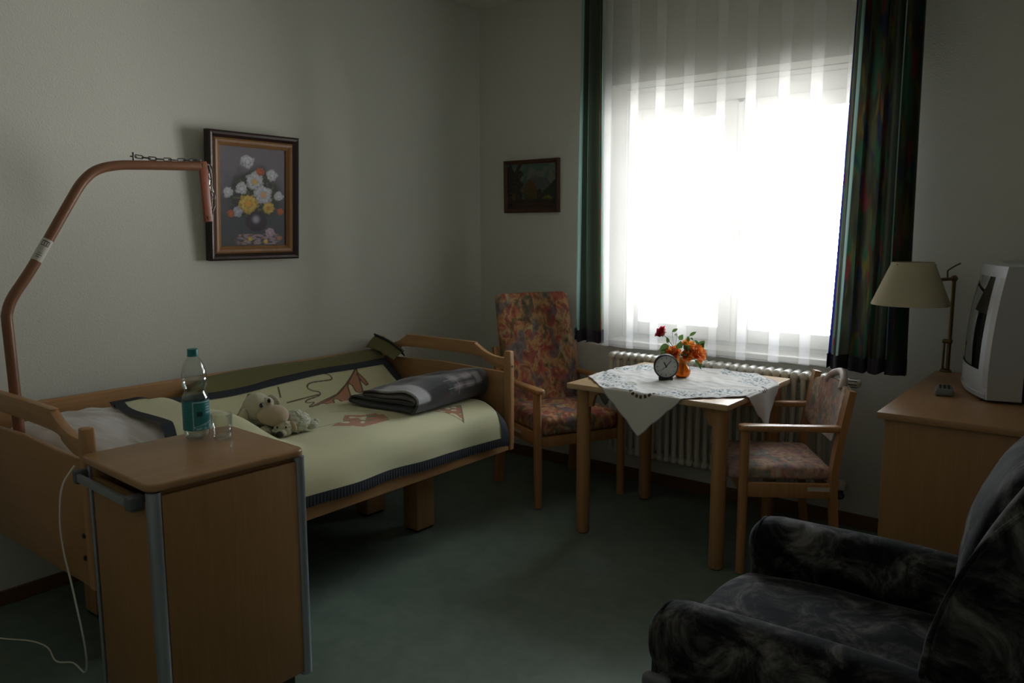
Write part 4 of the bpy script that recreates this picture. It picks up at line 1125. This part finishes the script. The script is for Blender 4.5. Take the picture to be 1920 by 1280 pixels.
rose('yellow-orange rose on top of the bunch in the orange vase', M_ry, (.022, .155, .005), .026, .9, (.15, .9, .35),
     [(.03, .205, 0, .75, .5, 0, .040, .016), (.035, .195, 0, .4, -.3, .3, .018, .012), (.055, .185, 0, .6, -.7, .1, .05, .018), (.02, .175, .0, .1, .8, .2, .03, .02)], 2)
rose('large salmon-orange rose on the right of the bunch in the orange vase', M_ro, (.062, .118, .02), .032, 1.0, (.5, .45, .75),
     [(.075, .150, 0, .6, .6, 0, .045, .03), (.085, .135, 0, .3, .9, .2, .04, .026), (.055, .090, .02, .5, -.6, .3, .055, .024), (.08, .08, .01, .2, -.9, .2, .03, .018)], 3)
rose('orange rose half hidden behind the desk clock on the left of the vase', M_ro, (-.052, .112, .012), .030, .95, (-.45, .5, .7),
     [(-.03, .145, .02, .2, .7, .5, .045, .034), (.0, .14, .03, .3, .5, .6, .04, .034), (-.02, .12, .035, .5, .1, .7, .04, .03)], 4)
rose('small orange rose low in the middle of the bunch in the orange vase', M_ro, (.012, .112, .030), .024, .8, (.1, .4, .9),
     [(.012, .135, .02, .7, .2, .5, .04, .03), (-.012, .10, .035, -.3, .2, .8, .03, .02)], 5)

# ------------------------------------------------------------------ small armchair at the table
F2 = radians(213)
root = thing('low_back_armchair', 'low-backed beech armchair with pale pink floral seat and hand grip at the table', 'chair', (-1.22, 3.46, 0), F2)
# local +x front; +y = side away from the window? (near side to the room is +y after rotation)
fx, bx_, hy = .165, -.205, .245
for sy in (-1, 1):
    b = BM(); tube(b, [(fx, sy * hy, .004), (fx, sy * hy, .634)], [.019, .021], 14); part('leg', b, M_cwood, root)
    pts = catmull([(bx_ - .035, sy * hy, .004), (bx_ - .015, sy * hy, .20), (bx_, sy * hy, .43), (bx_ - .022, sy * hy, .62), (bx_ - .055, sy * hy, .81)], 5)
    b = BM(); tube(b, pts, .019, 14, sec=[(-.75, -1.25), (.75, -1.25), (.75, 1.25), (-.75, 1.25)]); part('leg', b, M_cwood, root, angle=30)
    arm_rest(root, bx_ - .035, fx + .03, sy * hy, .66)
    b = BM(); box(b, bx_, fx, sy * hy - .010, sy * hy + .010, .345, .410, .004); part('side_rail', b, M_cwood, root)
b = BM(); box(b, fx - .012, fx + .008, -hy + .02, hy - .02, .35, .40, .004); part('front_rail', b, M_cwood, root)
b = BM(); box(b, bx_ - .006, bx_ + .012, -hy + .02, hy - .02, .35, .40, .004); part('back_rail', b, M_cwood, root)
def seatfn(p, q): return Vector((p.x + .03 * (1 - q.y ** 2) * max(0, q.x), p.y * (1 - .06 * max(0, -q.x)), p.z + .012 * (1 - q.x ** 2) * (1 - q.y ** 2) * (p.z > 0)))
b = BM(); soft(b, (.005, 0, .440), (.220, .228, .030), .026, 16, seatfn); part('seat', b, M_floral2, root)
# curved backrest with a hand-grip slot on top
Mb = Matrix.Translation((bx_ - .005, 0, .575)) @ Matrix.Rotation(radians(-11), 4, 'Y')
def backpanel(x0, x1, m_, nm, shrink=0):
    out = [(-.222, .03), (-.15, -.005), (0, -.012), (.15, -.005), (.222, .03), (.224, .12), (.215, .20), (.17, .225), (.12, .238), (0, .243), (-.12, .238), (-.17, .225), (-.215, .20), (-.224, .12)]
    P = [(p.x * (1 - shrink), p.y + .115 * shrink) for p in catmull([(q[0], q[1], 0) for q in out], 4, True)]
    b = BM(); prism(b, P, x1 - x0, .008, Matrix(((0, 0, 1, x0), (1, 0, 0, 0), (0, 1, 0, 0), (0, 0, 0, 1))), 3)
    bmesh.ops.triangulate(b, faces=[f for f in b.faces if len(f.verts) > 4])
    for v in b.verts: v.co.x -= .035 * (1 - (v.co.y / .225) ** 2) 
    bmesh.ops.transform(b, matrix=Mb, verts=b.verts[:]); return part(nm, b, m_, root)
backpanel(-.008, .016, M_floral2, 'backrest'); backpanel(-.018, -.009, M_beige, 'back_shell')
b = BM(); tube(b, catmull([(-.014, -.105, .222), (-.022, -.075, .262), (-.032, 0, .285), (-.022, .075, .262), (-.014, .105, .222)], 8), .016, 12)
bmesh.ops.transform(b, matrix=Mb, verts=b.verts[:]); part('hand_grip', b, mat('grip_fabric', (.45, .36, .33), .5), root, label='curved padded hand grip')
b = BM(); box(b, -.19, -.10, hy + .0105, hy + .0115, .378, .396, 0); part('maker_tag', b, M_tag, root, label='small white maker tag')

# ------------------------------------------------------------------ sideboard
SBZ = .84
root = thing('sideboard', 'beech sideboard carrying the television in the right corner', 'sideboard', (-.26, 3.44, 0))
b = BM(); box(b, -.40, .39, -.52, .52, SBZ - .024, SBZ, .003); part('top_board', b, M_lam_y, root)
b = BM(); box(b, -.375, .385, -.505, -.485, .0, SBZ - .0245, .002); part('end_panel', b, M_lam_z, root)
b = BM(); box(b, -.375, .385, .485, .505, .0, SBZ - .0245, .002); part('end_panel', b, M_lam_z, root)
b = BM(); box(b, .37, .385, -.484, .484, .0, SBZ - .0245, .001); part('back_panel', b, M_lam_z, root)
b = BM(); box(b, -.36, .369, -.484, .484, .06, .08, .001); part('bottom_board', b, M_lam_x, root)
for k in range(2):
    y0_, y1_ = -.482 + k * .483, -.001 + k * .483
    b = BM(); box(b, -.374, -.356, y0_, y1_, .085, .62, .002); d_ = part('door', b, M_lam_z, root)
    b = BM(); box(b, -.374, -.356, y0_, y1_, .624, .812, .002); dr = part('drawer', b, M_lam_y, root)
    b = BM(); tube(b, catmull([(-.374, (y0_ + y1_) / 2 - .05, .72), (-.396, (y0_ + y1_) / 2 - .045, .72), (-.396, (y0_ + y1_) / 2 + .045, .72), (-.374, (y0_ + y1_) / 2 + .05, .72)], 4), .004, 8); part('handle', b, M_alu, dr)
    b = BM(); yh = y1_ - .04 if k == 0 else y0_ + .04
    tube(b, catmull([(-.374, yh, .50), (-.396, yh, .505), (-.396, yh, .595), (-.374, yh, .60)], 4), .004, 8); part('handle', b, M_alu, d_)
b = BM(); box(b, -.35, -.335, -.484, .484, 0, .06, .001); part('plinth', b, M_lam_x, root)

# ------------------------------------------------------------------ CRT television
M_tvs = mat('tv_silver', (.50, .52, .56), .38, .15); M_tvd = mat('tv_dark_shell', (.022, .024, .03), .5)
M_tvg = mat('tv_grey_cheek', (.40, .395, .40), .45, .1)
M_scr = mat('tv_glass', (.012, .012, .014), .05, spec=.8, Coat_Weight=.6)
# local frame: -y = screen side, x = width, z up
TVR = radians(-75)
root = thing('television', 'silver tube television with dark curved screen on the sideboard', 'television', (-.440, 3.562, SBZ), TVR)
W2 = .264
# horizontal slices of the front bezel: y = front depth as function of x
def tvy(x, z):
    k = (z - .25) / .25
    return -.045 * (1 - (abs(x) / W2) ** 2.2) + .020 * k + .016 * k * k
def tv_front(u, v):
    x = (u * 2 - 1) * W2 * (1 - .04 * (v ** 3)); z = .012 + v * .488; return (x, tvy(x, z), z)
# silver front surround, built as a slab with thickness
b = BM(); nx_, nz_ = 30, 24; V1 = [[b.verts.new(tv_front(i / nx_, j / nz_)) for i in range(nx_ + 1)] for j in range(nz_ + 1)]
V2 = [[b.verts.new((V1[j][i].co.x, .105, V1[j][i].co.z)) for i in range(nx_ + 1)] for j in range(nz_ + 1)]
SX_, SZ0, SZ1 = .200, .115, .452
def isscr(i, j):
    x = ((i + .5) / nx_ * 2 - 1) * W2; z = .012 + (j + .5) / nz_ * .488
    return abs(x) < SX_ and SZ0 < z < SZ1
for j in range(nz_):
    for i in range(nx_):
        if not isscr(i, j):
            f = b.faces.new((V1[j][i], V1[j][i + 1], V1[j + 1][i + 1], V1[j + 1][i]))
            x = ((i + .5) / nx_ * 2 - 1) * W2
            if abs(x) > SX_ + .02: f.material_index = 1 if .05 < (.012 + (j + .5) / nz_ * .488) < .46 else 0
for j in range(nz_):
    for i_ in (0, nx_):
        f = b.faces.new((V1[j][i_], V1[j + 1][i_], V2[j + 1][i_], V2[j][i_])); f.material_index = 1
for i in range(nx_):
    for j_ in (0, nz_): b.faces.new((V1[j_][i], V1[j_][i + 1], V2[j_][i + 1], V2[j_][i]))
part('front_bezel', b, [M_tvs, M_tvg], root, angle=50)
def scr(u, v):
    x = lerp(-SX_ - .006, SX_ + .006, u); z = lerp(SZ0 - .006, SZ1 + .006, v); q = max(abs(u * 2 - 1), abs(v * 2 - 1))
    return (x, tvy(x, z) + .004 - .004 * (1 - (u * 2 - 1) ** 2) * (1 - (v * 2 - 1) ** 2) , z)
grid('screen', 40, 30, scr, None, M_scr, root)
def shell(p, q):
    t = (q.y + 1) / 2; k = 1 - .42 * sstep(.35, 1, t)
    return Vector((p.x * k, p.y, p.z * (1 - .30 * sstep(.3, 1, t)) ))
b = BM(); soft(b, (0, .275, .262), (.257, .178, .236), .03, 16, shell); part('rear_shell', b, M_tvd, root, label='dark rear shell')
b = BM(); soft(b, (0, .18, .497), (.235, .10, .012), .01, 8); part('top_cover', b, M_tvg, root)
b = BM(); box(b, -.22, .22, -.02, .30, 0, .014, .004); part('base', b, M_tvd, root)
b = BM()
def ridge(z0, z1, dy, m_, nm, x0, x1):
    b = BM(); n_ = 20; A = []
    for i in range(n_ + 1):
        x = lerp(x0, x1, i / n_); y = tvy(x, (z0 + z1) / 2) - dy
        A.append([b.verts.new((x, y + dy + .004, z0)), b.verts.new((x, y, z0 + .001)), b.verts.new((x, y, z1 - .001)), b.verts.new((x, y + dy + .004, z1))])
    for P_, Q_ in zip(A, A[1:]):
        for k in range(3): b.faces.new((P_[k], Q_[k], Q_[k + 1], P_[k + 1]))
    return part(nm, b, m_, root)
b = BM(); b.free()
ridge(.022, .032, .003, M_tvs, 'lower_lip', -.25, .25)
ridge(.060, .072, .002, M_black, 'infrared_window', -.225, -.208)
ridge(.085, .096, .001, M_tvg, 'maker_badge', -.165, -.125)
for x_ in (-.16, -.14, -.12): ridge(.056, .060, .0015, M_grey, 'button', x_, x_ + .012)

# remote control
root = thing('remote_control', 'grey remote control lying on the sideboard in front of the television', 'remote control', (-.530, 3.40, SBZ + .0005), radians(10))
root.scale = (1.3, 1.2, 1.15)
b = BM(); soft(b, (0, 0, .011), (.0245, .050, .013), .010, 10, lambda p, q: Vector((p.x * (1 - .10 * q.y), p.y, p.z))); part('case', b, mat('remote_grey', (.13, .135, .13), .35), root)
for i in range(3):
    for j in range(5):
        b = BM(); soft(b, (-.011 + .011 * i, -.026 + .013 * j, .0254), (.0035, .003, .0015), .0012, 4); part('button', b, M_black, root)

# ------------------------------------------------------------------ reading lamp
root = thing('reading_lamp', 'brass swing-arm reading lamp with beige conical shade beside the television', 'lamp', (-.618, 3.955, SBZ))
b = BM(); lathe(b, [(0, 0), (.024, 0), (.024, .006), (.020, .010), (.012, .014), (0, .014)], 28); part('base', b, M_brass, root)
b = BM(); tube(b, [(.007, 0, .012), (.007, 0, .415)], .0085, 14); part('pole', b, M_brass, root)
b = BM(); tube(b, [(-.013, 0, .012), (-.013, 0, .145)], .005, 12); part('pole', b, M_steel if False else M_brass, root)
b = BM(); soft(b, (-.001, 0, .138), (.020, .012, .010), .006, 6); part('collar', b, M_brass, root)
sc_ = Vector((-.100, -.32, .41))
b = BM(); ball(b, (.007, 0, .418), (.015, .015, .015)); part('pivot_joint', b, M_brass, root)
b = BM(); tube(b, [(.007, 0, .418), (.007 + (sc_.x - .007) * .5, sc_.y * .5, .416), (sc_.x, sc_.y, .408)], .0075, 12); part('swing_arm', b, M_brass, root)
b = BM(); tube(b, catmull([(-.012, -.04, .418), (-.014, -.045, .448), (-.010, -.04, .458), (.010, -.01, .475), (.028, .0, .486)], 5), .0035, 8); part('crank_lever', b, M_brass, root)
M_shade = mat('beige_shade', (.62, .56, .40), .85, spec=.1)
N_, L_, b_ = nodes(M_shade); t_ = N_.new('ShaderNodeBsdfTranslucent'); t_.inputs[0].default_value = (.5, .44, .3, 1); x_ = N_.new('ShaderNodeMixShader'); x_.inputs[0].default_value = .25
L_.new(b_.outputs[0], x_.inputs[1]); L_.new(t_.outputs[0], x_.inputs[2]); L_.new(x_.outputs[0], N_['Material Output'].inputs['Surface'])
b = BM(); lathe(b, [(.078, .497), (.150, .322), (.152, .320), (.1525, .321), (.0805, .498), (.0785, .498)], 56, (sc_.x, sc_.y, 0)); part('lamp_shade', b, M_shade, root)
b = BM()
for k in range(3):
    a = 2 * pi * k / 3; tube(b, [(sc_.x, sc_.y, .46), (sc_.x + .09 * cos(a), sc_.y + .09 * sin(a), .49)], .0015, 6)
tube(b, [(sc_.x, sc_.y, .40), (sc_.x, sc_.y, .462)], .006, 8); part('shade_carrier', b, M_brass, root)
b = BM(); lathe(b, [(0, .330), (.018, .333), (.028, .350), (.024, .372), (.014, .390), (.014, .405), (0, .405)], 20, (sc_.x, sc_.y, 0)); part('bulb', b, mat('opal_bulb', (.7, .7, .66), .3), root)

# ------------------------------------------------------------------ dark velvet recliner
M_vel = mat('charcoal_floral_velvet', (.05, .05, .055), .8, spec=.08, Sheen_Weight=.24, Sheen_Roughness=.3)
M_vel.node_tree.nodes['Principled BSDF'].inputs['Sheen Tint'].default_value = (.62, .66, .75, 1)
N_, L_, b_ = nodes(M_vel); co = objco(N_, L_)
n1 = N_.new('ShaderNodeTexNoise'); n1.inputs['Scale'].default_value = 8; n1.inputs['Detail'].default_value = 8; n1.inputs['Distortion'].default_value = .7; n1.inputs['Roughness'].default_value = .68
L_.new(co, n1.inputs['Vector']); r1 = ramp(N_, [(.40, (.003, .003, .004)), (.47, (.012, .012, .014)), (.54, (.048, .046, .045)), (.62, (.12, .117, .113)), (.72, (.20, .195, .19))]); L_.new(n1.outputs[0], r1.inputs[0]); L_.new(r1.outputs[0], b_.inputs['Base Color'])
n2 = N_.new('ShaderNodeTexNoise'); n2.inputs['Scale'].default_value = 25; n2.inputs['Detail'].default_value = 6; L_.new(co, n2.inputs['Vector'])
bp_ = N_.new('ShaderNodeBump'); bp_.inputs['Distance'].default_value = .004; bp_.inputs['Strength'].default_value = .5; L_.new(n2.outputs[0], bp_.inputs['Height']); L_.new(bp_.outputs[0], b_.inputs['Normal'])
FR = radians(180 + 2)
root = thing('recliner_armchair', 'dark grey floral velvet armchair in the near right corner of the room', 'armchair', (-.42, 1.98, 0), FR)
# local +x front, +y: side nearer the camera
def armf(p, q):
    return Vector((p.x, p.y, p.z - .045 * (1 - (q.x + 1) / 2) * (p.z > 0) + (.012 * sin((q.x + 1) * 2.2) if p.z > 0 else 0)))
for s, nm in ((1, 'near'), (-1, 'far')):
    b = BM(); soft(b, (.035, s * .345, .41), (.385, .068, .14), .06, 18, armf); soft(b, (.035, s * .345, .52), (.395, .085, .098), .082, 18, armf)
    part('armrest', b, M_vel, root)
    b = BM(); box(b, -.36, .395, s * .345 - .055, s * .345 + .055, .07, .45, .02, 3); part('side_panel', b, M_vel, root)
    # piping round the front scroll
    pts = [(.392, s * .345 + .070 * cos(a), .520 + .072 * sin(a)) for a in [radians(-30 + 240 * k / 20) for k in range(21)]]
    b = BM(); tube(b, [(.392, s * .345 + .066, .12)] + pts + [(.392, s * .345 - .066, .12)], .0055, 8); part('piping', b, M_vel, root)
def seatf(p, q):
    z = p.z + (.035 * (1 - q.y ** 2) * (1 - .5 * q.x ** 2) if p.z > 0 else 0); return Vector((p.x + .02 * (1 - q.y ** 2) * max(0, q.x), p.y, z + .008 * n3(p.x * 7, p.y * 7, 3)))
b = BM(); soft(b, (.075, 0, .385), (.345, .272, .078), .055, 24, seatf); part('seat_cushion', b, M_vel, root)
b = BM(); tube(b, catmull([(.395, -.262, .412), (.412, -.25, .420), (.426, -.12, .430), (.430, 0, .434), (.426, .12, .430), (.412, .25, .420), (.395, .262, .412)], 8), .006, 8); part('piping', b, M_vel, root)
b = BM(); box(b, -.35, .42, -.285, .285, .07, .31, .02, 3); part('base', b, M_vel, root)
# backrest: three padded rolls, leaning back
Mk = Matrix.Translation((-.125, 0, .40)) @ Matrix.Rotation(radians(-17), 4, 'Y')
def padf(a, dz):
    def f(p, q):
        return Vector((p.x + (a * (1 - q.y ** 2 * .7) * (1 - q.z ** 2) if p.x > 0 else 0) + .004 * n3(p.y * 14, p.z * 14, 2), p.y, p.z + .02 * (1 - q.y ** 2) * (1 if p.z > 0 else 0)))
    return f
b = BM(); soft(b, (-.125, 0, .30), (.055, .315, .345), .05, 18, padf(.0, 0), Mk); part('backrest', b, M_vel, root)
b = BM(); soft(b, (-.050, 0, .14), (.062, .262, .165), .055, 20, padf(.035, 0), Mk); part('lumbar_cushion', b, M_vel, root)
b = BM(); soft(b, (-.045, 0, .46), (.072, .268, .185), .062, 22, padf(.05, 0), Mk); part('head_cushion', b, M_vel, root)
for s in (-1, 1):
    def wf(p, q): return Vector((p.x + .05 * (1 - (q.z * .9) ** 2) * (p.x > 0), p.y, p.z))
    b = BM(); soft(b, (-.075, s * .300, .36), (.075, .045, .30), .04, 16, wf, Mk); part('back_wing', b, M_vel, root)
    b = BM(); tube(b, [Mk @ Vector(p) for p in catmull([(-.02, s * .340, .07), (.035, s * .342, .2), (.052, s * .342, .36), (.03, s * .342, .52), (-.04, s * .335, .65), (-.12, s * .325, .68)], 6)], .006, 8); part('piping', b, M_vel, root)
for sx in (-1, 1):
    for sy in (-1, 1):
        b = BM(); lathe(b, [(0, 0), (.022, 0), (.026, .072), (0, .072)], 14, (.02 + sx * .33, sy * .30, 0)); part('foot', b, M_black, root)
b = BM(); soft(b, (.365, .452, .452), (.035, .016, .020), .014, 8, None, Matrix.Identity(4)); box(b, .35, .375, .405, .445, .440, .458, .004); part('recline_lever', b, M_grey, root, label='grey recline lever')
